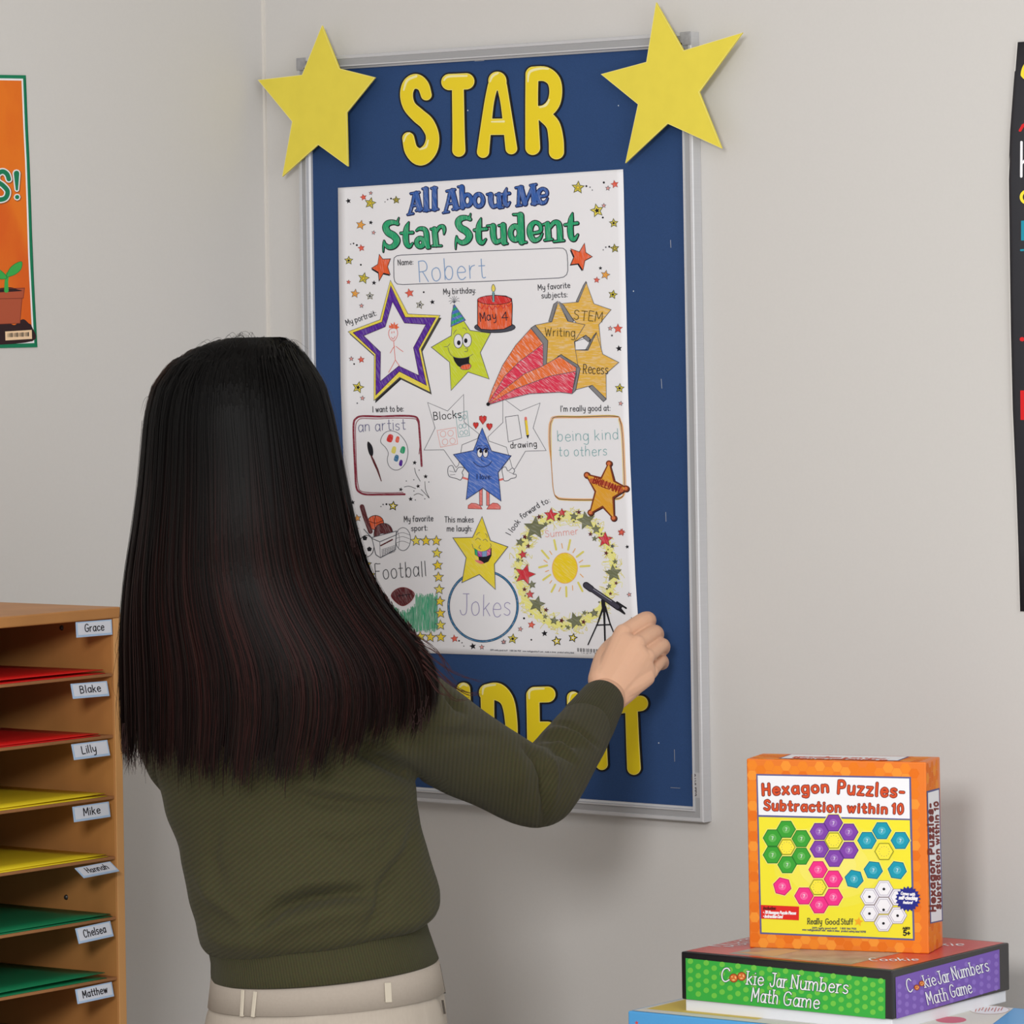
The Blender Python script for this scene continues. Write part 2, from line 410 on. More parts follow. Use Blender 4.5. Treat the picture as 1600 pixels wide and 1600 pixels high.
def plate(mb, loops, p0, n, h0, h1, mi=0):
    """extrude outline loops (first outer, others holes) lying on plane p0,n between heights h0 and h1"""
    p0 = Vector(p0); n = Vector(n)
    allp = [p for l in loops for p in l]; base = [onplane(p[0], p[1], p0, n) for p in allp]
    tr = geometry.tessellate_polygon([[Vector((p[0], p[1], 0)) for p in l] for l in loops]); N = len(allp)
    fs = []
    for t in tr:
        a, b, c = (base[k] for k in t)
        if (b - a).cross(c - a).dot(n) < 0: t = tuple(reversed(t))
        fs.append(tuple(k + N for k in t)); fs.append(tuple(reversed(t)))
    o = 0
    for l in loops:
        m = len(l)
        for k in range(m): fs.append((o + k, o + (k + 1) % m, o + (k + 1) % m + N, o + k + N))
        o += m
    mb.add([v + n * h0 for v in base] + [v + n * h1 for v in base], fs, mi)
# ================================================================ materials
YW = .016                                    # back wall plane
XL = onplane(415, 250, Vector((0, YW, 0)), Vector((0, -1, 0))).x   # left wall plane
NB = Vector((0, -1, 0)); NX = Vector((1, 0, 0))
M_wall = mat('wall_paint', rgb(203, 201, 199), .85, .12, build=bnoise(300, .006, .02, dist=.0003))
M_floor = mat('floor_vinyl', rgb(206, 200, 190), .5, .4, build=bnoise(14, .05))
M_ceil = mat('ceiling_paint', rgb(225, 223, 218), .9, .1)
M_alu = mat('brushed_aluminium', rgb(196, 197, 201), .42, .5, .12, build=bnoise(8, .02, .02, (1, 1, 60)))
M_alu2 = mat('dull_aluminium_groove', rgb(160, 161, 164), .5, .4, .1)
M_blue = mat('navy_fabric_board', rgb(45, 73, 119), .8, .2, build=bnoise(900, .07, .12, dist=.0004))
M_star = mat('yellow_star_card', rgb(228, 211, 78), .75, .2, build=bnoise(40, .02, .04))
M_stared = mat('star_card_cut_edge', rgb(238, 226, 140), .8, .2)
M_ledge = mat('letter_black_outline', rgb(26, 24, 26), .5, .3)
M_lyel = mat('letter_yellow_print', rgb(232, 208, 30), .35, .45, build=bnoise(30, .05, 0, light=rgb(226, 192, 26)))
M_lrim = mat('letter_pale_rim_print', rgb(238, 224, 120), .35, .45)
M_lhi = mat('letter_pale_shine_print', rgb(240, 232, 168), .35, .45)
M_lgold = mat('letter_gold_shade_print', rgb(226, 188, 18), .35, .45)
M_paper = mat('poster_paper', rgb(231, 231, 236), .6, .3)
def ink(name, r, g, b): return mat(name, rgb(r, g, b), .65, .2)
def crayon(name, r, g, b, ang=35, amt=.45, scale=900, white=(231, 231, 236)):
    """marker or crayon colouring: the colour hatched unevenly over the white sheet"""
    def f(nt, bs, col):
        tc = node(nt, 'ShaderNodeTexCoord'); mp = node(nt, 'ShaderNodeMapping'); mp.inputs['Rotation'].default_value = (0, math.radians(ang), 0)
        mp.vector_type = 'TEXTURE'; mp.inputs['Scale'].default_value = (9, 1, 1)
        nz = node(nt, 'ShaderNodeTexNoise'); nz.inputs['Scale'].default_value = scale; nz.inputs['Detail'].default_value = 3
        nt.links.new(tc.outputs['Object'], mp.inputs[0]); nt.links.new(mp.outputs[0], nz.inputs['Vector'])
        mr = node(nt, 'ShaderNodeMapRange'); mr.inputs[1].default_value = .48; mr.inputs[2].default_value = .72; mr.inputs[4].default_value = amt
        nt.links.new(nz.outputs[0], mr.inputs[0]); mx = node(nt, 'ShaderNodeMix', data_type='RGBA')
        mx.inputs[6].default_value = col; mx.inputs[7].default_value = rgb(*white)
        nt.links.new(mr.outputs[0], mx.inputs[0]); nt.links.new(mx.outputs[2], bs.inputs['Base Color'])
    return mat(name, rgb(r, g, b), .6, .25, build=f)
K = ink('black_ink', 30, 29, 36); K2 = ink('grey_line_ink', 92, 94, 104); WH = ink('white_print', 231, 231, 236)
BLUEF = crayon('blue_marker', 48, 92, 168, 70, .22); NAVY = ink('navy_outline_ink', 30, 36, 78)
GRN = crayon('green_marker', 32, 158, 108, 80, .2); PUR = crayon('purple_marker', 84, 34, 152, 60, .18)
YPEN = crayon('yellow_marker', 232, 214, 72, 30, .25); LIME = crayon('lime_crayon', 202, 214, 46, 50, .18); RED = crayon('red_marker', 208, 46, 44, 60, .2)
ORG = crayon('orange_marker', 226, 92, 44, 80, .28); ORG2 = crayon('orange_comet_crayon', 232, 112, 48, 42, .6); PNK = crayon('pink_comet_crayon', 222, 50, 82, 30, .6)
GOLD = crayon('gold_crayon', 224, 178, 76, 2, .4); GREY = ink('grey_side_print', 132, 132, 136); BLU2 = crayon('royal_blue_crayon', 70, 110, 196, 30, .3)
SAL = crayon('salmon_marker', 226, 118, 112, 20, .2); CORAL = crayon('coral_marker', 226, 96, 76, 20, .2); MAR = crayon('maroon_marker', 132, 34, 56, 10, .15); BRN = crayon('brown_marker', 92, 30, 36, 60, .2)
TEAL = crayon('teal_ring_pencil', 52, 116, 160, 20, .3); GRASS = crayon('grass_green_pencil', 70, 176, 132, 88, .75, 700); OLV = crayon('olive_star_pencil', 112, 116, 88, 20, .2)
RSTAR = crayon('red_star_pencil', 206, 48, 62, 60, .25); SUN = crayon('sun_yellow_pencil', 236, 206, 34, 30, .2); PALY = crayon('pale_yellow_scribble', 234, 230, 130, 30, .6); OSTAR = crayon('orange_star_pencil', 226, 158, 66, 20, .2)
P_bl = ink('blue_pencil', 128, 160, 202); P_te = ink('teal_pencil', 116, 168, 172); P_gr = ink('graphite_pencil', 84, 86, 92); P_vi = ink('violet_pencil', 148, 140, 184)
P_rd = ink('red_pencil', 222, 120, 112); P_or = ink('orange_pencil', 232, 176, 112); P_pu = ink('slate_pencil', 112, 112, 146); P_gn = ink('green_pencil', 120, 178, 150); P_yl = ink('yellow_pencil_line', 222, 212, 110); P_rr = ink('rose_pencil', 226, 160, 154)
DGREY = ink('dark_grey_print', 74, 76, 88)

# ================================================================ the room
def struct(name, mb, m, **k): o = mb.build(name, m, **k); o['kind'] = 'structure'; return o
ZT = 2.72
struct('wall_back', MB().aabox(XL - .12, YW, 0, 3.6, YW + .12, ZT), M_wall)
struct('wall_left', MB().aabox(XL - .12, -3.4, 0, XL, YW, ZT), M_wall)
struct('floor', MB().aabox(XL - .12, -5.2, -.1, 4.6, YW + .12, 0), M_floor)
struct('ceiling', MB().aabox(XL - .12, -2.6, ZT, 3.6, YW + .12, ZT + .1), M_ceil)
M_base = mat('baseboard_vinyl', rgb(92, 86, 80), .5)
struct('baseboard_back', MB().aabox(XL, YW - .008, 0, 3.6, YW, .1), M_base)
struct('baseboard_left', MB().aabox(XL, -3.4, 0, XL + .008, YW - .008, .1), M_base)
struct('trim_1', MB().box((XL, YW - .0035, .1), (.0035, 0, 0), (0, .0035, 0), (0, 0, ZT - .1)), mat('caulk_highlight', rgb(214, 210, 204), .7))  # pale caulk line, its lighter colour stands for the corner's edge highlight

# ================================================================ notice board
def bp(px, py, y=0.): return onplane(px, py, Vector((0, y, 0)), NB)
WBX, HBX = .61, .914
board = empty('notice_board', (0, YW, ZB))
tag(board, 'navy blue notice board in a silver aluminium frame hanging on the wall', 'notice board')
YBD = .0085                                    # blue surface
MB().aabox(.006, YBD, ZB + .006, WBX - .006, YW, ZB + HBX - .006).build('board_panel', M_blue, board)
# mitred frame, profile in (distance from outer edge, y)
prof = [(0, YW - .0005), (0, .0012), (.0012, 0), (.0042, 0), (.0048, .0012), (.0120, .0012), (.0124, -.0006), (.0140, -.0006), (.0148, .003), (.0168, .005), (.0168, YBD), (.01, YW - .0005)]
cor = [(0, 0), (WBX, 0), (WBX, HBX), (0, HBX)]; inn = [(1, 1), (-1, 1), (-1, -1), (1, -1)]
for e in range(4):
    a, b = e, (e + 1) % 4; mb = MB(); vs = []
    for c in (a, b): vs += [(cor[c][0] + inn[c][0] * d, y, ZB + cor[c][1] + inn[c][1] * d) for d, y in prof]
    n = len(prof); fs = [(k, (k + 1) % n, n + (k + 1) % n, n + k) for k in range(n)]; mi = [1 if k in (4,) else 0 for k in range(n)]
    for f_, q in zip(fs, mi): mb.add([vs[i] for i in f_], [(0, 1, 2, 3)], q)
    mb.build('frame_rail', [M_alu, M_alu2], board)
for cx, cz in ((WBX, HBX), (0, HBX)):
    sx = 1 if cx == 0 else -1; x0, x1 = sorted((cx - sx * .0003, cx + sx * .0155))
    MB().aabox(x0, -.0006, ZB + cz - .0155, x1, .0010, ZB + cz + .0003).build('corner_cap', mat('corner_cap_plastic', rgb(160, 160, 164), .5, build=bnoise(200, .1)), board, bevel=.0008)
# staples and pin marks left in the fabric
M_stp = mat('staple_wire', rgb(190, 198, 210), .3, .6, .6)
for a, b in (((742, 95.5), (757, 94.6)), ((1033.5, 592), (1034.5, 607)), ((1040.5, 800), (1041, 815)), ((1054, 1171), (1054.5, 1190)), ((1048, 1230.5), (1063, 1231.5)), ((1048, 375), (1048.6, 387))):
    p, q = bp(*a, YBD), bp(*b, YBD); d = (q - p); s_ = d.cross(NB).normalized() * .00055
    MB().box(p - s_ / 2, d, s_, NB * .0006).build('staple', M_stp, board)
for a in ((1029.5, 1161), (966.5, 165), (990, 455), (731, 172.6), (491, 446)):
    mb = MB(); ball(mb, bp(*a, YBD), .0009, .0005, .0009, n=8); mb.build('pin_hole', M_stp, board)
stk = Art((0, .0012, 0), NB, .0001); MP = mat('sticker_film', rgb(176, 176, 178), .4)
stk.poly([(1085.3, 1207), (1094.3, 1207.5), (1095, 1247), (1086.3, 1246.3)], MP, 1)
# lettering runs down the rail
stk.text('STAPLES', (1086.6, 1209.5), (1088.2, 1243.5), -5.6, 1.5, ink('sticker_print', 84, 78, 80), 3)
stk.build('maker_sticker', board)

# ---- cut-out letters on the board
LET = {}
def fr(z, pts): return [(z[0] + x * z[2], z[1] + y * z[2], w * z[2]) for x, y, w in pts]
Z6 = (600, 90, .1875)
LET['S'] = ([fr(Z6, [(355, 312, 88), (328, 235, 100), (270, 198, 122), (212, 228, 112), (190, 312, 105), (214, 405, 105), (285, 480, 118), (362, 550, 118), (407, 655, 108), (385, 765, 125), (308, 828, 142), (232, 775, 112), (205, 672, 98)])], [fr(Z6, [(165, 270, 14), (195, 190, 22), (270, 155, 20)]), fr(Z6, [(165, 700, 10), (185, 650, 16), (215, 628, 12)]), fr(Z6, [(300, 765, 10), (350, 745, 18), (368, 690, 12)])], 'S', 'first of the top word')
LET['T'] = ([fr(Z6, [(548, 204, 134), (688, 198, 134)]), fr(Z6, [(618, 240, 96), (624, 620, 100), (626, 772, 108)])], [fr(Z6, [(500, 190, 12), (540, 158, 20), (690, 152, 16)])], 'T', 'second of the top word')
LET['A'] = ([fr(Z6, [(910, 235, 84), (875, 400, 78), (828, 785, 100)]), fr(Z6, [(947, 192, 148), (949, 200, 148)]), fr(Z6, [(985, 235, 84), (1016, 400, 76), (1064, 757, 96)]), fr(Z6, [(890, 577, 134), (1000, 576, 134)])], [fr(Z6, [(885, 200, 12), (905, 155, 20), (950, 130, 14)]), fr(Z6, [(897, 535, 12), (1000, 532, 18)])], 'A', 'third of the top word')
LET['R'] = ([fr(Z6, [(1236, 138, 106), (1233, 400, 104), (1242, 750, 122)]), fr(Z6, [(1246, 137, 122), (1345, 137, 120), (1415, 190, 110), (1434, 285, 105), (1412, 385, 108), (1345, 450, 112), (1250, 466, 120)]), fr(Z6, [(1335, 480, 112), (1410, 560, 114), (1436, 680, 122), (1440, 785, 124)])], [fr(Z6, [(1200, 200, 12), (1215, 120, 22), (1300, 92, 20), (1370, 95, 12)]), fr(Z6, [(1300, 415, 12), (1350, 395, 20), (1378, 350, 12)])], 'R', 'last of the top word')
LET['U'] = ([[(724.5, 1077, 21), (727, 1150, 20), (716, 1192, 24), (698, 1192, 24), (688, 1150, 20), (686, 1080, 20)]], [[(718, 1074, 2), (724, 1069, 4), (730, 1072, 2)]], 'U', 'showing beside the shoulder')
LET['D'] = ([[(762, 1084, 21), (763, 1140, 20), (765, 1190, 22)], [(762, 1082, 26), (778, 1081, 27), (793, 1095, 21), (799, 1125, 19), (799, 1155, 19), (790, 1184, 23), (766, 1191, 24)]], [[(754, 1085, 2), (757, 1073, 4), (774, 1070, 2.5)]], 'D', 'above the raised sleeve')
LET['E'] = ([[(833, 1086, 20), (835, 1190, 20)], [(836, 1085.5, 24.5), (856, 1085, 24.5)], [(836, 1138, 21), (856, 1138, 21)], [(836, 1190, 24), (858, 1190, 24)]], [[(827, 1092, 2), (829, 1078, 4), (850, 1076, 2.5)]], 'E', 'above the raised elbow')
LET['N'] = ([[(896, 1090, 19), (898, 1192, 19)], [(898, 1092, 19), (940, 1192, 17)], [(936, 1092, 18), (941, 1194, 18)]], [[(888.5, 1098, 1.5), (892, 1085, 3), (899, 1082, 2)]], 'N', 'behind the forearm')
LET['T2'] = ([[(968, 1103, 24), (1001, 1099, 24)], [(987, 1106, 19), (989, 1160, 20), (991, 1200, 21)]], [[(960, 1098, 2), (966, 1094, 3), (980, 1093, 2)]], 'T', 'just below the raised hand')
for k, (st, hi, ch, where) in LET.items():
    o = empty('cardboard_letter', bp(st[0][0][0], st[0][0][1], YBD))
    grp = 'yellow letters on the notice board'
    tag(o, {'S': 'large yellow cut-out letter S at the top left of the board', 'T': 'large yellow cut-out letter T between the S and A at the top', 'A': 'large yellow cut-out letter A in the top word on the board', 'R': 'large yellow cut-out letter R ending the top word on the board',
            'U': 'yellow cut-out letter U mostly hidden behind the shoulder and hair', 'D': 'yellow cut-out letter D below the poster above the sleeve', 'E': 'yellow cut-out letter E below the poster beside the cuff', 'N': 'yellow cut-out letter N hidden behind the raised forearm', 'T2': 'yellow cut-out letter T just below the raised hand'}[k], 'letter', grp)
    n = NB; p0 = Vector((0, YBD - .0012, 0)); mb = MB()
    plate(mb, contours(st, 2.5), p0, n, -.0011, .0004, 0); mb.build('outline_card', M_ledge, o)
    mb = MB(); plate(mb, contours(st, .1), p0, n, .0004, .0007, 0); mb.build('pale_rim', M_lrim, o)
    mb = MB(); plate(mb, contours(st, -.9), p0, n, .0007, .0010, 0); mb.build('yellow_face', M_lyel, o)
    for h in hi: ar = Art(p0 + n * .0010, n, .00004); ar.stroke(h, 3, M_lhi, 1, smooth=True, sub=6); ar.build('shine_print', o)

# ---- big yellow stars
def bigstar(pts, depth, lab, padx):
    o = empty('paper_star', bp(pts[0][0], pts[0][1], depth)); o['label'] = lab; o['category'] = 'star'; o['group'] = 'large yellow stars on the board corners'
    mb = MB(); plate(mb, [pts], Vector((0, depth, 0)), NB, -.0022, 0, 0); b = mb.build('star_card', [M_star], o)
    c = (sum(p[0] for p in pts) / 10, sum(p[1] for p in pts) / 10)
    # thin pale cut edge
    ar = Art((0, depth, 0), NB, .00005); ar.stroke([(c[0] + (p[0] - c[0]) * .994, c[1] + (p[1] - c[1]) * .994) for p in pts], .9, M_stared, 1, True); ar.build('cut_edge', o)
    mb = MB(); q = onplane(c[0] + padx, c[1], Vector((0, depth, 0)), NB); mb.aabox(q.x - .008, depth + .0023, q.z - .01, q.x + .008, YBD - .0001, q.z + .01); mb.build('foam_pad', mat('foam_pad', rgb(220, 220, 215), .9), o)
bigstar([(503, 40), (530, 107), (586, 121), (541.5, 176), (543.5, 260), (497, 226), (441, 276), (456.5, 190), (403, 125), (472, 117)], -.011, 'yellow card star on the upper left corner of the board', 22)
bigstar([(1025, 4), (1068, 79), (1160, 51), (1092, 144), (1127.5, 232), (1043, 193), (977, 255), (997, 163), (939, 116), (1010, 97)], -.013, 'yellow card star on the upper right corner of the board', -26)

# ================================================================ the poster on the board
YP = YBD - .0012
def sm(u): u = min(max(u, 0), 1); return u * u * (3 - 2 * u)
def plift(x, y):
    return .0012 * sm((541 - x) / 12.)
poster = empty('coloured_poster', bp(765, 650, YBD)); tag(poster, 'white poster coloured in with crayon, pinned to the blue board', 'poster')
edgeR = [(973.5, 264.5), (974.5, 300), (976.5, 400), (979, 500), (981, 600), (984.5, 720), (988, 800), (992.5, 900), (997, 970), (1001, 1031)]
edgeL = [(529, 293.5), (529.5, 330), (530.5, 430), (531.8, 500), (533, 600), (537, 720), (542, 800), (547, 900), (551, 970), (555, 1017)]
cols = 40; vs = []; fs = []
for i in range(46):
    u = i / 45. * (len(edgeL) - 1); a = min(int(u), len(edgeL) - 2); w = u - a
    l = [edgeL[a][k] * (1 - w) + edgeL[a + 1][k] * w for k in (0, 1)]; r = [edgeR[a][k] * (1 - w) + edgeR[a + 1][k] * w for k in (0, 1)]
    for j in range(cols + 1):
        v = j / cols; x, y = l[0] * (1 - v) + r[0] * v, l[1] * (1 - v) + r[1] * v
        vs.append(bp(x, y, YP) + NB * plift(x, y))
N0 = len(vs)
fs = [(i * (cols + 1) + j, i * (cols + 1) + j + 1, (i + 1) * (cols + 1) + j + 1, (i + 1) * (cols + 1) + j) for i in range(45) for j in range(cols)]
mb = MB(); mb.add(vs, fs); sheet = mb.build('paper_sheet', M_paper, poster, smooth=True)
so = sheet.modifiers.new('thickness', 'SOLIDIFY'); so.thickness = .0003; so.offset = 1
if (vs[1] - vs[0]).cross(vs[cols + 1] - vs[0]).dot(NB) > 0: so.offset = -1
def A_(): return Art((0, YP, 0), NB, .00032 if False else .0001, plift)
FA, FB, FC, FD, FE, FG, FH, FI = (520, 260, .15), (740, 260, .1625), (530, 430, .15625), (750, 430, .15625), (530, 600, .15625), (750, 600, .15625), (540, 790, .15625), (770, 790, .15625)
def circ(cx, cy, rx, ry, w, a0=0, a1=360, n=14, rot=0):
    return [(cx + rx * math.cos(math.radians(a0 + (a1 - a0) * k / n)), cy + ry * math.sin(math.radians(a0 + (a1 - a0) * k / n)), w) for k in range(n + 1)]
# ---- title
t = A_()
def title(strokes, fill, out, ow):
    for fr_, pts in strokes:
        t.frame(*fr_); t.stroke([(x + 3, y + 4, w + ow) for x, y, w in pts], 1, out, 1, smooth=len(pts) > 2); t.stroke([(x, y, w + ow) for x, y, w in pts], 1, out, 1, smooth=len(pts) > 2)
    for fr_, pts in strokes:
        t.frame(*fr_); t.stroke(pts, 1, fill, 4, smooth=len(pts) > 2)
L1 = [(FA, q) for q in (
    [(812, 283, 16), (900, 268, 18)], [(850, 290, 26), (830, 390, 24), (800, 495, 24)], [(872, 280, 44), (905, 445, 54)], [(830, 412, 16), (895, 398, 16)], [(778, 503, 12), (838, 490, 16)], [(868, 460, 16), (936, 442, 18)],
    [(935, 233, 14), (985, 228, 20)], [(970, 235, 46), (975, 450, 48)], [(945, 462, 14), (1012, 455, 16)],
    [(1025, 228, 14), (1080, 222, 20)], [(1060, 230, 46), (1062, 442, 48)], [(1035, 452, 14), (1098, 444, 16)],
    [(1185, 258, 16), (1272, 240, 18)], [(1222, 262, 26), (1200, 370, 24), (1172, 475, 24)], [(1245, 252, 44), (1285, 430, 54)], [(1200, 392, 16), (1268, 378, 16)], [(1148, 484, 12), (1208, 472, 16)], [(1248, 448, 16), (1320, 432, 18)],
    [(1305, 212, 14), (1355, 208, 18)], [(1345, 215, 46), (1352, 425, 46)], circ(1402, 352, 42, 58, 34))]
L1 += [(FB, q) for q in (circ(50, 326, 42, 58, 34), [(130, 268, 14), (175, 262, 16)], [(165, 272, 44), (168, 345, 40), (190, 385, 32), (240, 368, 24)], [(212, 272, 12), (255, 266, 16)], [(245, 270, 40), (250, 385, 42)], [(255, 398, 12), (285, 392, 14)],
    [(318, 210, 8), (305, 260, 34), (302, 340, 40), (322, 372, 34), (348, 345, 14)], [(272, 270, 18), (345, 258, 22)],
    [(405, 205, 14), (470, 195, 18)], [(438, 205, 24), (432, 370, 24)], [(455, 205, 44), (495, 355, 46)], [(500, 350, 20), (570, 190, 24)], [(572, 190, 44), (585, 352, 46)], [(412, 380, 14), (462, 372, 14)], [(558, 362, 14), (630, 350, 14)], [(545, 182, 14), (602, 172, 16)],
    [(625, 290, 22), (700, 276, 22), (700, 232, 26), (660, 216, 26), (625, 250, 38), (622, 305, 40), (650, 348, 34), (690, 342, 24), (712, 305, 10)])]
title(L1, BLUEF, NAVY, 15)
Spath = [(676, 598, 30), (635, 582, 40), (578, 592, 54), (552, 632, 60), (575, 685, 62), (635, 722, 66), (668, 772, 62), (640, 825, 52), (588, 842, 42), (545, 812, 30), (535, 775, 10)]
apath = [[(872, 668, 14), (905, 648, 30), (955, 655, 40), (975, 700, 48), (980, 790, 50), (992, 838, 44)], circ(912, 792, 38, 42, 42, 0, 330), [(985, 850, 14), (1012, 848, 14)]]
L2 = [(FA, q) for q in (Spath, [(688, 535, 5), (676, 570, 14), (668, 600, 22)], [(526, 890, 5), (528, 840, 14), (536, 790, 20)],
    [(792, 580, 6), (770, 640, 44), (760, 730, 54), (770, 805, 48), (800, 832, 36), (832, 800, 12)], [(710, 695, 20), (832, 688, 26)], *apath,
    [(1020, 652, 14), (1070, 650, 18)], [(1060, 655, 50), (1075, 812, 52)], [(1035, 828, 16), (1132, 826, 16)], [(1080, 680, 24), (1112, 632, 30), (1150, 628, 36), (1162, 665, 28), (1158, 705, 8)],
    [(x + 755, y - 48, w) for x, y, w in Spath], [(1436, 492, 5), (1428, 520, 14), (1420, 550, 22)], [(1280, 860, 5), (1282, 800, 14), (1290, 745, 20)])]
L2 += [(FB, q) for q in ([(72, 498, 6), (55, 560, 42), (48, 640, 50), (55, 710, 46), (85, 735, 34), (118, 700, 12)], [(8, 612, 20), (125, 600, 26)],
    [(132, 572, 14), (190, 566, 18)], [(188, 575, 50), (190, 665, 50), (215, 725, 42), (275, 705, 28)], [(242, 568, 14), (300, 558, 18)], [(285, 565, 48), (292, 730, 50)], [(300, 744, 14), (325, 740, 14)],
    circ(400, 640, 44, 64, 44), [(382, 462, 14), (440, 462, 20)], [(452, 470, 56), (462, 725, 54)], [(450, 738, 14), (508, 728, 16)],
    [(548, 645, 22), (640, 625, 26), (640, 565, 32), (590, 538, 32), (548, 580, 48), (545, 650, 50), (580, 708, 42), (632, 695, 28), (662, 645, 10)],
    [(668, 560, 14), (718, 540, 18)], [(712, 555, 48), (722, 690, 48)], [(684, 710, 16), (758, 700, 16)], [(735, 590, 22), (775, 540, 36), (822, 560, 46), (832, 700, 50)], [(772, 722, 16), (870, 712, 16)],
    [(952, 448, 6), (938, 510, 42), (930, 600, 50), (940, 680, 46), (970, 700, 34), (1003, 655, 12)], [(878, 562, 20), (998, 545, 26)])]
title(L2, GRN, K, 16)
t.build('title_lettering', poster)
# ---- printed captions
t = A_(); t.frame()
t.stroke([(615.2, 409), (616, 403), (620, 399.8), (627, 398.6), (750, 392.5), (872, 387.6), (880, 388), (884.5, 391.5), (886.4, 398), (887.2, 411), (887.3, 423), (885.5, 429), (881, 432.8), (873, 434.4), (750, 440), (630, 444.6), (621, 443.8), (617, 440), (615.6, 433)], 1.15, K2, 1, True)
CAP = ink('caption_ink', 62, 62, 68)
t.text('Name:', (622, 414.5), (646, 413), 8.5, 1.1, CAP)
t.text('My birthday:', (693, 460), (743.5, 457.5), 8.6, 1.15, CAP)
t.text('My favorite', (841, 453.5), (891, 449.5), 8.6, 1.15, CAP); t.text('subjects:', (846.5, 466), (887, 464), 8.6, 1.15, CAP)
t.text('My portrait:', (542, 508.5), (589, 492.5), 8.6, 1.15, CAP)
t.text('I want to be:', (582.5, 644), (631, 642.5), 8.8, 1.15, CAP)
t.text("I'm really good at:", (876, 643), (954, 641.5), 8.8, 1.15, CAP)
t.text('My favorite', (631.5, 815.5), (677, 814), 8.8, 1.15, CAP); t.text('sport:', (643, 829.5), (668.5, 828.5), 8.4, 1.15, CAP)
t.text('This makes', (695, 816), (740, 816), 8.8, 1.15, CAP); t.text('me laugh:', (698.5, 830), (737.5, 830), 8.8, 1.15, CAP)
# curved caption
for s_, a, b in (('I', (797.5, 837), (798.5, 835)), ('look', (801, 832), (813.5, 815.5)), ('forward', (816, 811), (844, 792)), ('to:', (848, 790), (860, 784.5))): t.text(s_, a, b, 8.6, 1.15, CAP)
t.text('2019 really good stuff   1 800 366 1920   www reallygoodstuff com   made in china   product safety label', (766, 1016.5), (897, 1021), 2.2, .45, K2)
t.frame(*FI)
for k in range(34):
    if k % 5 != 3: t.stroke([(845 + k * 6.6, 1425 + k * .4), (846 + k * 6.6, 1458 + k * .4)], 2 + (k * 7 % 4), K, 1)
t.text('142918', (880, 1478), (1040, 1482), 8, 2, K2)
t.build('printed_caption', poster)
# ---- small decor stars
t = A_()
def dec(fr_, s):
    t.frame(*fr_)
    for q in s.split():
        k, x, y, R = q.split(','); x, y, R = float(x), float(y), float(R); ro = random.uniform(-.25, .25)
        if k == 'k': t.star((x, y), R, K, 1, ro)
        elif k == 'd': t.circle((x, y), R, K2 if R < 9 else K, 1, n=8)
        elif k == 's': t.star((x, y), R, P_rr, 1, ro, outline=K2, ow=5)
        elif k == 'r': t.star((x, y), R, CORAL, 1, ro, outline=ink('red_brown_ink', 150, 66, 62), ow=5)
        elif k == 'o': t.star((x, y), R, OSTAR, 1, ro, outline=K2, ow=5)
        elif k == 'y': t.star((x, y), R, YPEN, 1, ro, outline=ink('olive_ink', 96, 96, 60), ow=9); t.star((x, y), R * .42, SUN, 4, ro, outline=ink('olive_ink', 96, 96, 60), ow=5)
        elif k == 'z': t.star((x, y), R, YPEN if R > 40 else WH, 1, ro, outline=ink('olive_ink', 96, 96, 60), ow=8); t.star((x, y), R * .45, K, 4, ro)
        elif k == 'w': t.star((x, y), R, YPEN, 1, ro, outline=K, ow=9); t.star((x, y), R * .35, WH, 4, ro)
dec(FA, 'k,163,360,30 r,320,322,34 s,397,278,20 y,392,383,58 d,545,370,6 d,572,345,8 d,607,335,10 y,662,350,38 o,292,610,52 k,397,585,24 s,426,690,22 d,187,810,7 d,217,803,9 d,251,820,11 r,298,850,36 z,167,980,44 d,293,1025,10 y,322,1165,58 r,165,1205,22 k,430,1213,26 o,233,1325,48 z,388,1350,38 s,300,1452,24 r,800,1320,48 d,948,1310,10 k,1038,1413,28 z,908,1443,40')
dec(FB, 'y,1005,203,60 d,1085,190,10 d,1120,200,7 d,1142,228,6 d,1253,155,11 s,1292,210,24 r,1358,172,38 z,1188,425,64 s,1253,377,22 d,1243,492,10 z,1348,545,42 d,1247,803,6 d,1272,777,8 d,1305,772,10 y,1358,788,40 k,1220,978,20 o,1268,1043,46 r,1185,1092,30 z,1340,1232,42')
dec(FC, 's,122,836,24 r,221,845,34 d,150,888,9 z,190,1122,58 s,234,1230,24 d,181,1280,8 z,310,210,4')
dec(FD, 'r,1380,535,48 s,1303,532,24 k,1320,603,14 k,1390,733,34 z,1397,1130,46 s,1408,1283,24')
dec(FE, 'k,135,1185,26 d,418,1225,6 d,440,1205,8 d,473,1202,10 w,540,1220,46 o,183,1342,38 r,165,1450,30 k,755,787,24 k,865,925,24 k,790,1022,22 k,617,1055,22 k,715,1150,24 d,800,862,6 d,897,980,6 d,747,958,6 d,672,970,6 d,748,1070,6 d,762,1160,6 d,857,1148,6')
dec(FG, 'r,1415,1482,34')
dec(FH, 'r,1090,1330,38 d,1135,1352,9 d,1165,1372,7 d,1183,1405,6 k,1273,1407,36 s,1363,1415,26 s,1583,1362,26')
dec(FI, 'r,1288,268,38 k,1345,412,22 s,1365,890,24 k,1390,1138,24 d,313,1127,11 s,277,1235,26 r,388,1192,38 z,200,1332,50 s,108,1365,22 d,386,1342,9 k,518,1278,34 w,640,1355,48 w,802,1322,44')
t.build('star_confetti', poster)
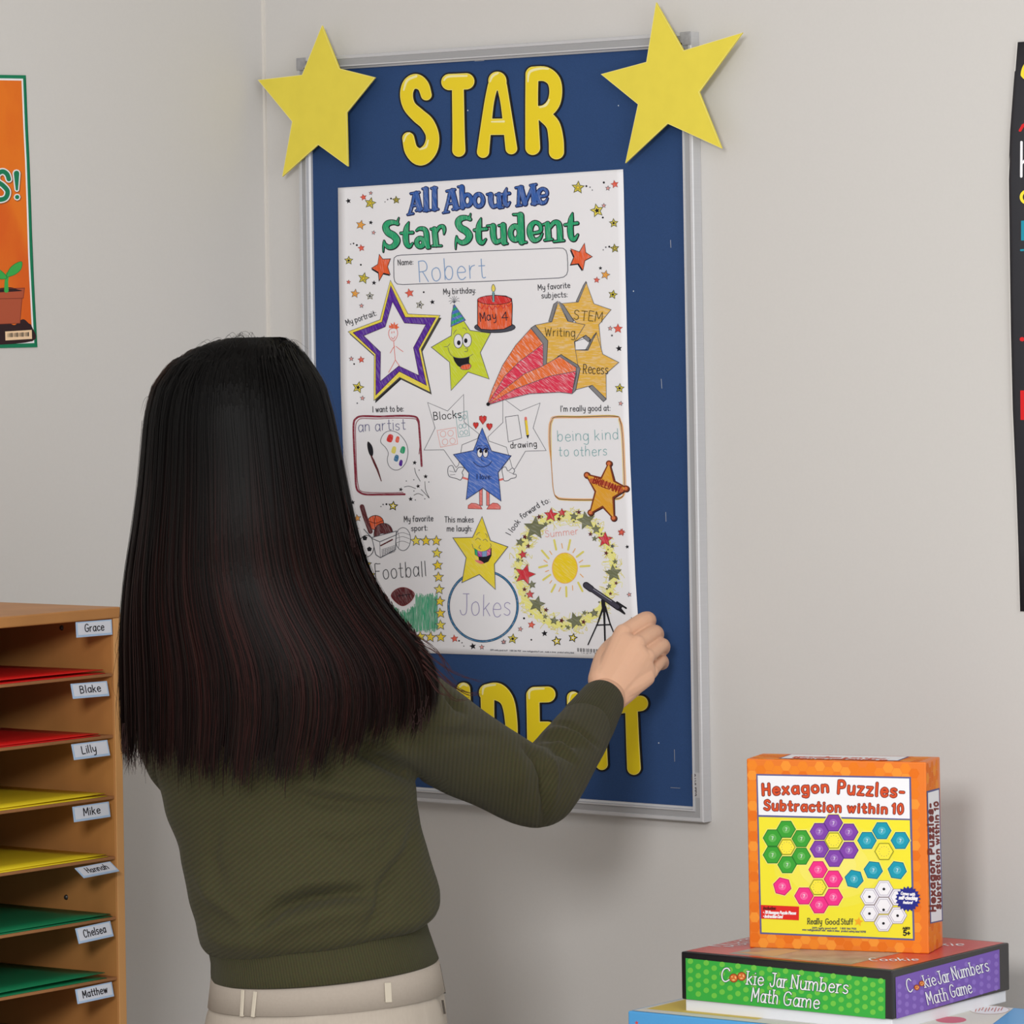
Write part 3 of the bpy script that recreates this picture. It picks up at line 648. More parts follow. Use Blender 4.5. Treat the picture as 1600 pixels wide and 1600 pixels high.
# ---- large drawings
t = A_(); t.frame(*FA)
rs = [(485, 915), (522, 966), (603, 962), (572, 1045), (600, 1128), (530, 1112), (485, 1190), (476, 1103), (405, 1060), (470, 1020)]
t.poly([(x - 4, y + 14) for x, y in rs], K, 1); t.poly(rs, ORG, 3, outline=K, ow=.9)
t.frame(*FB); rs = [(1068, 738), (1080, 828), (1143, 868), (1072, 905), (1053, 1000), (1010, 935), (935, 945), (968, 868), (935, 792), (1018, 822)]
t.poly([(x - 10, y + 10) for x, y in rs], K, 1); t.poly(rs, ORG, 3, outline=K, ow=.9)
# portrait star frame
t.frame(*FC)
o_ = [(513, 50), (690, 388), (1010, 402), (820, 740), (912, 1170), (605, 1020), (348, 1255), (352, 800), (90, 565), (410, 445)]
p_ = [(517, 105), (662, 420), (968, 425), (797, 738), (875, 1102), (603, 962), (368, 1200), (368, 790), (140, 575), (430, 468)]
i_ = [(535, 265), (655, 478), (870, 492), (745, 725), (800, 1003), (598, 908), (412, 1062), (415, 768), (245, 605), (462, 515)]
t.poly([(x + 14, y + 24) for x, y in o_], ink('shadow_grey_print', 70, 68, 62), 1, holes=[list(p_)])
t.poly(o_, YPEN, 3, holes=[p_], outline=K2, ow=.8); t.poly(p_, PUR, 5, holes=[i_], outline=ink('plum_ink', 60, 28, 50), ow=.8)
t.poly([(x + 14, y + 24) for x, y in (o_[5], o_[6], (368, 1215), (603, 1000))], K, 2)
# stick figure
for s_ in ([(545, 655), (562, 850)], [(555, 710), (535, 735), (512, 778)], [(570, 712), (605, 740), (640, 765)], [(562, 850), (525, 920), (495, 972)], [(566, 852), (602, 905)]): t.stroke(s_, 6, P_rd, 2)
t.stroke([(545, 530), (575, 540), (585, 590), (565, 640), (543, 658), (515, 640), (495, 590), (505, 545)], 6, P_rd, 2, True, True)
t.stroke([(523, 620), (540, 640), (560, 612)], 6, P_rd, 2, smooth=True); t.stroke([(527, 565), (527, 580)], 7, P_rd, 2); t.stroke([(548, 562), (549, 576)], 7, P_rd, 2)
t.poly([(500, 528), (498, 498), (520, 505), (515, 475), (540, 495), (552, 465), (562, 498), (592, 482), (580, 508), (602, 520), (575, 540), (540, 530)], ORG, 2)
# lime star with hat
ls = [(1140, 300), (1310, 552), (1515, 580), (1412, 775), (1500, 1038), (1290, 968), (1120, 1152), (1105, 870), (922, 720), (1122, 605)]
t.poly(ls, LIME, 1, outline=K2, ow=1.1)
t.poly([(1152, 290), (1265, 450), (1200, 480), (1118, 515), (1128, 380)], BLU2, 4, outline=K2, ow=.9)
for a, b, c, d in (((1140, 330), (1172, 318), (1185, 340), (1135, 362)), ((1128, 395), (1205, 368), (1222, 392), (1124, 430)), ((1120, 465), (1235, 415), (1248, 438), (1118, 498))): t.poly([a, b, c, d], GRN, 5)
for a in ((1105, 228), (1130, 215), (1150, 205), (1175, 212), (1200, 230), (1098, 262), (1112, 285), (1205, 262)): t.stroke([(1152, 280), ((1152 + a[0]) / 2, (270 + a[1]) / 2 - 10), a], 4, K2, 2, smooth=True)
for cx, cy in ((1192, 660), (1280, 650)): t.circle((cx, cy), 44, WH, 4, 70, K2, 6)
t.circle((1198, 676), 18, K, 6, 24); t.circle((1268, 655), 17, K, 6, 24)
t.stroke([(1145, 590), (1160, 560), (1175, 548)], 5, K2, 4, smooth=True); t.stroke([(1235, 530), (1262, 530), (1275, 552)], 5, K2, 4, smooth=True)
t.stroke([(1262, 730), (1285, 735), (1282, 760), (1255, 765)], 5, K2, 4, smooth=True)
t.poly([(1138, 815), (1200, 828), (1255, 828), (1305, 812), (1300, 870), (1318, 900), (1285, 925), (1235, 935), (1185, 905), (1155, 862)], K, 4)
t.poly([(1215, 932), (1225, 905), (1265, 892), (1300, 888), (1322, 905), (1300, 938), (1250, 945)], ORG, 6, True, outline=K2, ow=.8)
t.stroke([(1050, 716), (1085, 712), (1108, 686)], 5, K2, 4, smooth=True); t.stroke([(1088, 722), (1108, 780), (1150, 818), (1220, 830), (1290, 818), (1338, 790)], 5, K2, 4, smooth=True)
# birthday cake
t.frame(*FD)
cake = [(-22, 250), (60, 208), (150, 200), (260, 208), (318, 235), (325, 300), (320, 500), (240, 540), (120, 548), (10, 540), (-22, 500)]
t.circle((150, 520), 205, DGREY, 3, 55, K, 6)
t.poly(cake, ORG, 5, outline=K, ow=1.2); t.circle((148, 248), 172, RED, 7, 46, K, 5)
t.stroke([(-15, 300), (20, 335), (45, 300), (70, 340), (95, 305), (125, 345), (155, 308), (180, 335), (205, 300), (235, 330), (260, 295), (290, 310), (318, 280)], 8, RED, 8, smooth=True)
t.stroke([(135, 175), (137, 260)], 20, P_te, 9); t.stroke([(127, 175), (128, 258)], 4, K, 10); t.stroke([(146, 175), (148, 258)], 4, K, 10)
t.poly([(135, 90), (155, 130), (145, 162), (125, 160), (118, 125)], YPEN, 5, True, outline=K2, ow=.8)
t.text('May', (5, 460), (165, 440), 85, 8, ink('dark_pen', 50, 44, 60), 11, .3); t.text('4', (222, 455), (285, 450), 85, 8, ink('dark_pen', 50, 44, 60), 11)
# subject stars and comet
st1 = [(1065, 75), (1140, 285), (1312, 345), (1190, 495), (1220, 785), (1090, 620), (935, 670), (960, 470), (800, 285), (985, 268)]
t.poly([(1060, 62), (1035, 100), (962, 262), (985, 268), (1070, 78)], GREY, 2, outline=K, ow=.7)
t.poly(st1, GOLD, 3, outline=K2, ow=.9)
st3 = [(1168, 580), (1230, 790), (1390, 872), (1262, 985), (1265, 1235), (1125, 1100), (960, 1145), (985, 930), (955, 748), (1070, 752)]
t.poly([(1265, 1240), (1235, 1265), (1090, 1118), (1125, 1100)], GREY, 2, outline=K, ow=.8)
t.poly([(950, 665), (1060, 600), (1105, 640), (1075, 745), (955, 748)], WH, 4, outline=K, ow=1.1)
t.poly([(1060, 600), (1105, 640), (1085, 668), (1030, 622)], GREY, 5, outline=K, ow=.7)
t.poly([(1168, 568), (1140, 600), (1060, 742), (1082, 752)], GREY, 6, outline=K, ow=.7)
t.poly(st3, GOLD, 5, outline=K2, ow=.9)
t.poly([(780, 258), (738, 290), (688, 462), (720, 465)], GREY, 6, outline=K, ow=.7); t.poly([(790, 262), (840, 300), (940, 455), (925, 470), (885, 460)], GREY, 6, outline=K, ow=.7)
st2 = [(785, 270), (880, 460), (1052, 495), (945, 668), (985, 930), (815, 792), (655, 905), (680, 655), (555, 500), (722, 466)]
t.poly(st2, GOLD, 7, outline=K2, ow=.9)
t.poly([(555, 500), (512, 528), (635, 685), (635, 910), (668, 890), (682, 655)], GREY, 8, outline=K, ow=.8)
t.poly([(815, 795), (780, 810), (965, 920), (965, 1000), (925, 1185), (960, 1150), (1005, 935), (985, 900)], GREY, 8, outline=K, ow=.8)
t.poly([(75, 1300), (130, 1130), (230, 900), (360, 700), (512, 532), (635, 685), (560, 745), (400, 860), (250, 1010)], ORG2, 9, outline=K2, ow=.9)
t.poly([(75, 1300), (250, 1010), (400, 860), (560, 745), (635, 685), (635, 905), (450, 985), (230, 1150)], PNK, 10, outline=K2, ow=.8)
t.poly([(75, 1300), (230, 1150), (450, 985), (635, 905), (800, 812), (965, 922), (965, 960), (700, 1010), (350, 1140)], ORG2, 11, outline=K2, ow=.9)
t.poly([(75, 1300), (350, 1140), (700, 1010), (965, 960), (925, 1185), (800, 1170), (500, 1185), (250, 1245)], PNK, 12, outline=K2, ow=1.)
t.circle((85, 1290), 18, K, 14)
HP = ink('brown_handwriting', 92, 80, 44)
t.text('STEM', (940, 440), (1225, 470), 95, 7, HP, 15, .3); t.text('Writing', (655, 610), (955, 612), 85, 7, HP, 15, .3); t.text('Recess', (1035, 980), (1282, 990), 95, 7, ink('dark_handwriting', 60, 52, 40), 15, .3)
t.build('upper_drawings', poster)
# ---- middle row
t = A_(); t.frame(*FE)
t.stroke([(825, 820), (815, 640), (800, 430), (790, 360), (750, 325), (600, 318), (420, 325), (230, 322), (170, 345), (145, 400), (148, 600), (160, 850), (172, 1030), (210, 1085), (280, 1105), (450, 1105), (655, 1103)], 20, MAR, 1, smooth=True)
t.stroke([(800, 700), (810, 560), (795, 420), (775, 360), (730, 345), (560, 340), (380, 348), (230, 345), (185, 370), (165, 430), (168, 640), (175, 860), (190, 1010), (230, 1075), (420, 1088), (640, 1085)], 7, MAR, 2, smooth=True)
t.text('an artist', (190, 475), (660, 455), 105, 7, P_pu, 3, .35)
t.poly([(415, 575), (450, 495), (520, 468), (600, 500), (670, 590), (688, 690), (665, 790), (610, 850), (550, 858), (500, 820), (482, 755), (492, 690), (465, 635)], WH, 1, True, outline=K2, ow=.9)
for x, y, rx, ry, m in ((508, 543, 32, 38, RED), (583, 555, 20, 30, CORAL), (547, 660, 24, 34, P_yl), (636, 660, 26, 34, GRN), (572, 742, 24, 32, TEAL), (617, 790, 18, 30, PUR)): t.poly([(x - rx, y + ry * .6), (x - rx * .3, y - ry), (x + rx, y - ry * .7), (x + rx * .5, y + ry)], m, 3, True)
t.poly([(290, 575), (330, 620), (342, 690), (325, 728), (298, 690), (282, 620)], K, 3, True)
t.stroke([(322, 720, 14), (345, 770, 22), (385, 860, 20), (422, 970, 8)], 14, BRN, 3)
for s_ in ([(755, 840), (770, 900), (812, 972)], [(858, 975), (865, 1060), (900, 1135)], [(820, 1055), (850, 1085), (900, 1140)], [(652, 1030), (700, 1022), (765, 1045)], [(748, 1112), (790, 1095), (840, 1115)]): t.stroke(s_, 5, K, 2, smooth=True)
# blocks star
t.poly([(885, 185), (1085, 270), (1245, 105), (1250, 380), (1400, 500), (1385, 545), (1230, 608), (1195, 810), (1170, 835), (1048, 658), (850, 660), (960, 440)], WH, 1, outline=K2, ow=.8)
t.text('Blocks', (945, 360), (1225, 335), 78, 8, K, 3, .3)
t.stroke([(980, 465), (1165, 435), (1185, 600), (1015, 632)], 5, P_rr, 2, True)
for x, y in ((1040, 500), (1115, 492), (1060, 580), (1135, 570)): t.circle((x, y), 28, P_rr, 2, 30, fill=False, ow=5)
t.stroke([(1165, 300), (1280, 270), (1305, 515), (1195, 532)], 5, P_te, 2, True)
for x, y in ((1215, 345), (1255, 330), (1215, 425), (1253, 418), (1225, 490), (1270, 482)): t.circle((x, y), 18, P_te, 2, 22, fill=False, ow=5)
# hearts
for x, y, s_ in ((1437, 355, 1.), (1367, 412, .72), (1503, 425, .8)):
    t.poly([(x, y + 48 * s_), (x - 34 * s_, y), (x - 34 * s_, y - 30 * s_), (x - 10 * s_, y - 38 * s_), (x, y - 22 * s_), (x + 14 * s_, y - 38 * s_), (x + 36 * s_, y - 28 * s_), (x + 34 * s_, y + 4 * s_)], RED, 2, outline=ink('red_brown_ink', 150, 66, 62), ow=.9)
# blue star figure
for x in (1418, 1488): t.poly([(x - 16, 1050), (x + 16, 1050), (x + 16, 1215), (x - 14, 1215)], SAL, 2, outline=K2, ow=.8)
t.poly([(1290, 1245), (1292, 1215), (1325, 1192), (1370, 1195), (1410, 1215), (1432, 1250)], SAL, 4, outline=ink('red_brown_ink', 150, 66, 62), ow=.9)
t.poly([(1478, 1250), (1500, 1215), (1540, 1190), (1585, 1195), (1615, 1225), (1612, 1252)], SAL, 4, outline=ink('red_brown_ink', 150, 66, 62), ow=.9)
t.stroke([(1300, 955), (1215, 930)], 20, SAL, 2); t.stroke([(1565, 970), (1660, 945)], 20, SAL, 2)
for cx, pts in ((0, [(1215, 960), (1175, 945), (1105, 925), (1088, 880), (1095, 830), (1130, 815), (1150, 850), (1165, 880), (1195, 835), (1250, 840), (1230, 885), (1240, 915)]), (1, [(1650, 965), (1640, 920), (1630, 850), (1665, 830), (1690, 870), (1735, 840), (1755, 870), (1740, 900), (1770, 905), (1765, 935), (1720, 945), (1690, 965)])):
    t.poly(pts, WH, 3, True, outline=K2, ow=1.)
t.stroke([(1105, 870), (1150, 880)], 4, K2, 5); t.stroke([(1110, 910), (1160, 905)], 4, K2, 5); t.stroke([(1700, 880), (1735, 895)], 4, K2, 5)
t.poly([(1432, 440), (1525, 670), (1722, 718), (1592, 885), (1620, 1170), (1440, 1040), (1272, 1155), (1300, 890), (1145, 705), (1345, 665)], BLU2, 6, outline=NAVY, ow=1.1)
for cx in (1408, 1465): t.circle((cx, 692), 26, WH, 8, 42, NAVY, 6)
t.circle((1418, 672), 14, K, 10, 18); t.circle((1470, 672), 13, K, 10, 18); t.stroke([(1378, 660), (1405, 640), (1435, 655)], 10, NAVY, 10, smooth=True); t.stroke([(1445, 655), (1470, 640), (1495, 655)], 10, NAVY, 10, smooth=True)
t.stroke([(1372, 648), (1385, 622), (1430, 618)], 5, NAVY, 9, smooth=True); t.stroke([(1450, 618), (1480, 622), (1492, 645)], 5, NAVY, 9, smooth=True)
t.stroke([(1425, 742), (1430, 765), (1452, 770)], 5, NAVY, 9, smooth=True); t.stroke([(1345, 780), (1385, 815), (1440, 828), (1495, 812), (1528, 772)], 6, NAVY, 9, smooth=True)
t.text('I love:', (1378, 950), (1525, 950), 50, 6.5, NAVY, 9)
# drawing star
t.frame(*FG)
t.poly([(230, 140), (405, 270), (602, 190), (532, 440), (662, 665), (455, 672), (352, 845), (330, 860), (265, 632), (90, 570), (80, 530), (230, 385)], WH, 1, outline=K2, ow=.8)
t.stroke([(255, 330), (382, 312), (418, 540), (285, 580)], 5.5, ink('dark_pencil', 70, 72, 84), 2, True)
t.stroke([(460, 360, 26), (475, 500, 28)], 26, SUN, 2); t.stroke([(458, 340), (459, 352)], 26, SAL, 3); t.poly([(462, 512), (494, 508), (480, 550)], K, 3); t.stroke([(448, 360), (465, 505)], 4, K2, 4)
t.text('drawing', (305, 645), (568, 622), 60, 7.5, K, 3, .3)
# good-at box
for dx, dy, m, w in ((0, 0, ink('brown_line_ink', 120, 84, 62), 9), (-12, -8, P_or, 6), (10, 8, P_or, 5), (-4, 12, P_or, 5), (14, -6, P_yl, 4)):
    t.stroke([(760 + dx, 330 + dy), (1000, 328 + dy), (1350 + dx * .5, 322 + dy), (1400 - dx, 365 - dy), (1425 - dx, 500), (1440 - dx, 800), (1445 - dx, 1060), (1405, 1140 - dy), (1300, 1150 - dy), (1100, 1160 - dy), (850, 1155 - dy), (770, 1135 - dy), (735, 1060), (718, 850 + dx), (700 + dx, 600), (700 + dx, 440), (715 + dx, 370)], w, m, 1, True, True)
t.text('being kind', (772, 575), (1385, 550), 105, 6, P_te, 3, .3); t.text('to others', (790, 720), (1272, 715), 100, 6, P_te, 3, .3)
# badge
bd = [(1292, 795), (1335, 975), (1462, 1045), (1325, 1130), (1338, 1340), (1230, 1215), (1108, 1285), (1165, 1075), (1070, 910), (1220, 950)]
BD = ink('badge_brown_print', 124, 58, 36); BD2 = ink('badge_dark_print', 44, 26, 34)
for p in bd[::2]: t.circle((p[0] + 6, p[1] + 6), 34, BD2, 4, n=14); t.circle(p, 32, BD, 6, n=14)
t.stroke([(x + 6, y + 6) for x, y in bd], 38, BD2, 4, True); t.stroke(bd, 34, BD, 6, True)
BG = crayon('badge_gold_crayon', 222, 160, 46, 40, .12); t.poly(bd, BG, 9)
for p in bd[::2]: t.circle(p, 18, ink('badge_rivet_print', 214, 118, 70), 11, n=12)
t.stroke([(1118, 965), (1270, 1000), (1415, 1060)], 46, ink('badge_ribbon_print', 190, 96, 60), 10, smooth=True)
t.text('BRILLIANT', (1128, 990), (1400, 1092), 66, 11, ink('badge_lettering', 140, 36, 30), 12)
t.build('middle_drawings', poster)
# ---- bottom row
t = A_(); t.frame(*FH)
for k, (x, y) in enumerate([(705, 352), (805, 352), (908, 352), (915, 475), (922, 597), (930, 715), (937, 838), (943, 957), (948, 1077), (950, 1195), (953, 1315), (850, 1315), (750, 1310), (210, 590), (245, 695)]):
    t.star((x, y), 54, SUN if k % 3 else YPEN, 1, (k % 4 - 1.5) * .06, outline=K2, ow=7)
t.text('Football', (300, 735), (815, 705), 150, 8, P_gr, 3, .3)
random.seed(3)
for k in range(150):
    x = 360 + k * 3.75; top = 900 + (x < 700) * (40 + 130 * math.exp(-((x - 575) / 130.) ** 2)) + random.uniform(-25, 35); bot = min(1240, 930 + (x - 350) * 1.0) + random.uniform(-20, 30)
    if bot > top + 10: t.stroke([(x, top), (x + random.uniform(-6, 6), (top + bot) / 2), (x + random.uniform(-8, 8), bot)], random.uniform(5, 9), [GRASS, P_gn, crayon('deep_green_pencil', 52, 150, 112, 88, .5)][k % 3], 1)
t.poly([(458, 900), (500, 842), (575, 818), (650, 842), (690, 888), (650, 960), (575, 1002), (505, 965)], BRN, 4, True, outline=ink('red_brown_ink2', 128, 38, 44), ow=1.)
t.stroke([(520, 905), (650, 885)], 6, K, 6)
for x in (540, 575, 610, 640): t.stroke([(x, 885), (x + 3, 915)], 6, K, 6)
# sports basket
t.stroke([(165, 10), (195, 110), (250, 260)], 46, BRN, 3); t.circle((300, 170), 82, ORG, 1, 72, K, 6)
t.stroke([(225, 150), (300, 175), (375, 150)], 5, K, 3, smooth=True); t.stroke([(300, 100), (290, 170), (300, 240)], 5, K, 3, smooth=True)
t.poly([(300, 330), (290, 250), (330, 190), (400, 178), (455, 215), (475, 290), (430, 330)], BRN, 4, True, outline=K, ow=.8); t.circle((372, 325), 44, WH, 6, 46, K2, 5)
t.poly([(265, 320), (510, 255), (500, 440), (350, 520), (305, 490)], WH, 7, outline=K2, ow=1.2)
t.stroke([(185, 235), (270, 330), (345, 362), (515, 290)], 8, K2, 8); t.stroke([(345, 362), (350, 515)], 5, K2, 9)
for k in range(5): t.stroke([(365, 440 + k * 16), (495, 398 + k * 15)], 3.5, K2, 9)
for k in range(8): t.stroke([(368 + k * 17, 442 - k * 5), (370 + k * 17, 508 - k * 8)], 3.5, K2, 9)
t.stroke([(355, 400), (470, 340)], 14, BRN, 9)
t.circle((210, 405), 76, WH, 5, 108, K, 6)
for x, y, r in ((195, 325, 26), (240, 435, 26), (160, 415, 22), (195, 500, 18)): t.star((x, y), r, K, 7, r=.8)
t.circle((575, 335), 76, WH, 1, 115, K2, 6)
for dy in (-50, -10, 35): t.stroke([(505, 340 + dy), (570, 320 + dy), (645, 345 + dy)], 4, K2, 3, smooth=True)
t.stroke([(520, 250), (540, 330), (530, 430)], 4, K2, 3, smooth=True)
# joke star and ring
R1 = circ(1385 - 0, 1005, 345, 345, 1)
for dx, w, m in ((0, 17, TEAL), (-9, 6, ink('dark_blue_ink', 44, 66, 96)), (10, 5, ink('dark_blue_ink', 44, 66, 96))):
    t.stroke([(1376 + (345 + dx) * math.cos(a), 1005 + (352 + dx) * math.sin(a)) for a in [2 * math.pi * k / 60 for k in range(60)]], w, m, 1 if m is TEAL else 3, True)
js = [(1367, 110), (1450, 350), (1625, 412), (1490, 585), (1500, 838), (1340, 688), (1165, 770), (1208, 520), (1075, 322), (1272, 318)]
JY = crayon('lemon_crayon', 232, 212, 54, 40, .15); t.poly(js, JY, 5, outline=K2, ow=1.2)
for s_ in ([(1312, 295), (1330, 272), (1345, 270)], [(1400, 280), (1415, 295), (1418, 318)], [(1300, 345), (1325, 325), (1352, 342)], [(1378, 348), (1400, 335), (1422, 358)], [(1350, 395), (1335, 420), (1355, 436)], [(1268, 385), (1285, 430), (1340, 460), (1410, 450), (1455, 410), (1452, 380)]): t.stroke(s_, 5, K2, 7, smooth=True)
t.poly([(1290, 425), (1340, 460), (1410, 455), (1462, 420), (1462, 500), (1430, 560), (1375, 582), (1330, 572), (1300, 545), (1335, 545), (1332, 515), (1295, 490)], K, 8)
for p, m in (([(1292, 428), (1320, 450), (1325, 508), (1298, 490)], GRN), ([(1322, 450), (1365, 460), (1368, 512), (1328, 508)], crayon('magenta_marker', 170, 60, 160)), ([(1368, 460), (1415, 452), (1415, 508), (1370, 512)], P_bl), ([(1417, 450), (1455, 428), (1450, 490), (1417, 505)], crayon('pink_marker', 216, 90, 140))): t.poly(p, m, 10)
t.poly([(1295, 548), (1345, 548), (1385, 575), (1350, 582)], SAL, 10, True)
t.text('Jokes', (1145, 1100), (1655, 1105), 215, 6.5, P_vi, 5, .35)
# summer wreath
t.frame(*FI); random.seed(11)
for k in range(330):
    a = 2 * math.pi * k / 330; rr = random.uniform(.86, 1.14); cx, cy = 730 + 470 * math.cos(a) * rr, 650 + 540 * math.sin(a) * rr
    if 950 < cx and 880 < cy < 1080 and cx < 1100: continue
    pts = [(cx + random.uniform(-55, 55), cy + random.uniform(-40, 40)) for _ in range(4)]; t.stroke(pts, 5, P_yl if k % 3 else PALY, 1, smooth=True, sub=3)
for k in range(46):
    a = 2 * math.pi * k / 46; cx, cy = 730 + 478 * math.cos(a), 650 + 548 * math.sin(a)
    t.star((cx, cy), 46, PALY, 2, random.random(), .8)
for x, y, R, m in ((425, 225, 118, OLV), (935, 150, 95, OLV), (1208, 675, 88, OLV), (825, 1150, 88, OLV), (443, 985, 85, OLV), (583, 95, 72, RSTAR), (695, 70, 44, RSTAR), (1125, 340, 80, RSTAR), (322, 690, 110, RSTAR), (303, 490, 46, RSTAR), (375, 888, 44, RSTAR), (812, 108, 44, OLV), (1035, 235, 48, OLV), (1020, 330, 34, OLV), (275, 365, 46, OLV), (370, 330, 34, OLV), (395, 790, 42, OLV), (1015, 1075, 44, OLV), (615, 1150, 44, OLV), (525, 1110, 30, OLV), (755, 1218, 30, OLV), (918, 1072, 30, OLV), (1165, 805, 30, OLV), (1225, 560, 32, OLV), (1197, 405, 26, P_gr), (530, 185, 30, OLV), (465, 112, 30, BRN), (322, 312, 28, BRN), (355, 405, 28, BRN), (663, 133, 26, BRN), (862, 65, 28, BRN), (978, 285, 26, BRN), (1135, 475, 26, BRN), (1235, 775, 22, BRN), (1178, 880, 22, BRN), (910, 1163, 30, BRN), (690, 1150, 30, BRN), (535, 1042, 28, BRN), (318, 838, 26, BRN), (255, 545, 30, OLV)):
    t.star((x, y), R, m, 6, random.uniform(-.3, .3), outline=ink('olive_ink', 96, 96, 60) if R > 40 else None, ow=4)
for k in range(50):
    a = random.uniform(0, 6.28); rr = random.uniform(.9, 1.1); t.star((730 + 478 * rr * math.cos(a), 650 + 548 * rr * math.sin(a)), random.uniform(10, 17), ink('olive_ink', 96, 96, 60), 5, random.random())
t.text('Summer', (525, 318), (858, 285), 66, 6, P_rr, 3, .3)
t.circle((722, 625), 126, SUN, 3, 152, P_or, 7, n=32)
for a, b in (((615, 345), (635, 440)), ((775, 345), (755, 440)), ((905, 462), (840, 512)), ((968, 602), (878, 608)), ((855, 770), (898, 855)), ((735, 815), (738, 908)), ((625, 790), (588, 862)), ((575, 692), (505, 742)), ((545, 598), (465, 618)), ((492, 450), (560, 528))): t.stroke([a, b], 20, P_yl, 3)
for a, b in (((690, 380), (698, 425)), ((825, 430), (803, 470)), ((900, 545), (865, 568)), ((875, 685), (905, 715)), ((798, 800), (800, 845)), ((680, 818), (662, 858)), ((590, 750), (572, 775)), ((560, 648), (528, 660)), ((512, 545), (545, 568)), ((570, 455), (592, 488))): t.stroke([a, b], 9, P_or, 3)
# telescope
TK = ink('telescope_print', 66, 64, 78)
for s_ in ([(1110, 1010, 22), (1050, 1180, 14), (955, 1390, 12)], [(1115, 1010, 26), (1120, 1200, 18), (1128, 1460, 16)], [(1125, 1010, 22), (1175, 1180, 14), (1240, 1340, 12)], [(1040, 1195), (1180, 1190)]): t.stroke(s_, 14, K, 8)
t.stroke([(1105, 950), (1115, 1050)], 40, K, 8); t.stroke([(935, 795, 66), (985, 832, 66)], 66, K, 8); t.stroke([(990, 835, 52), (1260, 1020, 60), ], 58, K, 8); t.stroke([(1260, 1025, 44), (1320, 1080, 18)], 30, K, 8)
t.stroke([(935, 795, 48), (980, 828, 48)], 50, TK, 10); t.stroke([(1000, 842, 36), (1250, 1012, 42)], 40, TK, 10); t.stroke([(1010, 835), (1190, 955)], 7, ink('telescope_glint_print', 150, 150, 168), 12)
t.stroke([(1245, 965), (1335, 1025)], 18, K, 9); t.stroke([(1300, 1000), (1270, 1040)], 14, K, 9)
t.build('lower_drawings', poster)
t = A_(); t.frame()
t.text('Robert', (655, 440), (759, 434), 33, 1.35, P_bl, 3, .25)
t.build('name_handwriting', poster)
# ================================================================ poster on the left wall
NXL = Vector((XL + .0012, 0, 0)); GRND = ink('border_green_print', 24, 122, 86)
pl = empty('plant_poster', onplane(20, 330, NXL, NX)); tag(pl, 'orange poster with a potted seedling and green border on the left wall', 'poster')
c4 = [onplane(x, y, NXL, NX) for x, y in ((40.3, 117.6), (58.3, 542.5))]
vs = []; rows = [(40.3, 117.6), (43.5, 200), (46, 250), (48.5, 320), (51, 400), (54.5, 470), (58.3, 542.5)]; lft = -215
for x, y in rows: vs += [onplane(x, y, NXL, NX), onplane(lft, y + (-4 + 10 * (y - 117) / 425.), NXL, NX)]
mb = MB(); mb.add(vs, [(2 * i, 2 * i + 1, 2 * i + 3, 2 * i + 2) for i in range(6)]); sh = mb.build('paper_sheet', GRND, pl); q = sh.modifiers.new('t', 'SOLIDIFY'); q.thickness = .0006; q.offset = 0
a = Art(NXL, NX, .0005); a.frame()
M_oran = mat('orange_watercolour_print', rgb(226, 116, 26), .55, .3, build=bnoise(9, .55, 0, (1, 1, .6), 6, light=rgb(205, 68, 18), lo=.45, hi=.62))
inn_ = [(35.5, 123), (38.5, 200), (41, 250), (43.5, 320), (46, 400), (49.5, 470), (53, 536)]
a.poly([(lft + 8, 119)] + inn_ + [(lft + 8, 545)], WH, 1)
i2 = [(x - 2.6, y) for x, y in inn_]; i2[0] = (33, 126); i2[-1] = (50, 533.5)
a.poly([(lft + 12, 122)] + i2 + [(lft + 12, 541)], M_oran, 3)
a.stroke([(39, 121.5), (47.5, 320), (56.3, 540)], .8, ink('dark_green_print', 14, 92, 66), 1)
for w, m, l in ((12.5, ink('brown_shadow_print', 150, 84, 40), 5), (11, WH, 6), (7.2, GRND, 8)):
    d = 1 if l == 5 else 0
    a.stroke([(13 + d, 280 + d, w), (10 + d, 272 + d, w), (3 + d, 268 + d, w), (-5 + d, 273 + d, w), (-5 + d, 283 + d, w), (4 + d, 290 + d, w), (11 + d, 299 + d, w), (8 + d, 309 + d, w), (-2 + d, 312 + d, w), (-9 + d, 307 + d, w)], w, m, l, smooth=True)
    a.stroke([(25 + d, 271 + d, w + 1.5), (25.5 + d, 296 + d, w - 3.5)], w, m, l); a.stroke([(26 + d, 308 + d)], w * .98, m, l)
a.poly([(-30, 520), (-30, 506), (0, 506), (12, 504), (22, 508), (30, 501), (37, 499), (44, 505), (49, 510), (50.2, 533), (-30, 538)], ink('soil_print', 48, 30, 34), 4, True)
a.poly([(-45, 465), (34, 463), (30.5, 505), (-40, 508)], ink('terracotta_print', 172, 84, 58), 5, outline=ink('pot_line_print', 120, 52, 40), ow=.9)
a.poly([(-49, 453), (37.5, 450), (35.5, 466), (-48, 468)], ink('terracotta_print', 172, 84, 58), 7, outline=ink('pot_line_print', 120, 52, 40), ow=.9)
a.poly([(-40, 455), (0, 450), (16, 449), (26, 452), (30, 455), (-38, 458)], ink('soil_print', 48, 30, 34), 8, True)
LG = ink('leaf_green_print', 62, 166, 78)
a.stroke([(9, 454, 7), (9, 440, 5.5), (11, 428, 5)], 5, LG, 10); a.poly([(9, 432), (14, 420), (23, 412), (33, 409), (32, 420), (24, 428), (14, 432)], LG, 11, True, outline=ink('leaf_line_print', 34, 120, 60), ow=.8)
a.poly([(10, 434), (2, 424), (-10, 418), (-20, 420), (-12, 430), (0, 436)], LG, 11, True, outline=ink('leaf_line_print', 34, 120, 60), ow=.8)
a.poly([(7, 518), (48.5, 515.5), (49, 529.5), (7.5, 532)], ink('cream_label_print', 236, 204, 168), 12)
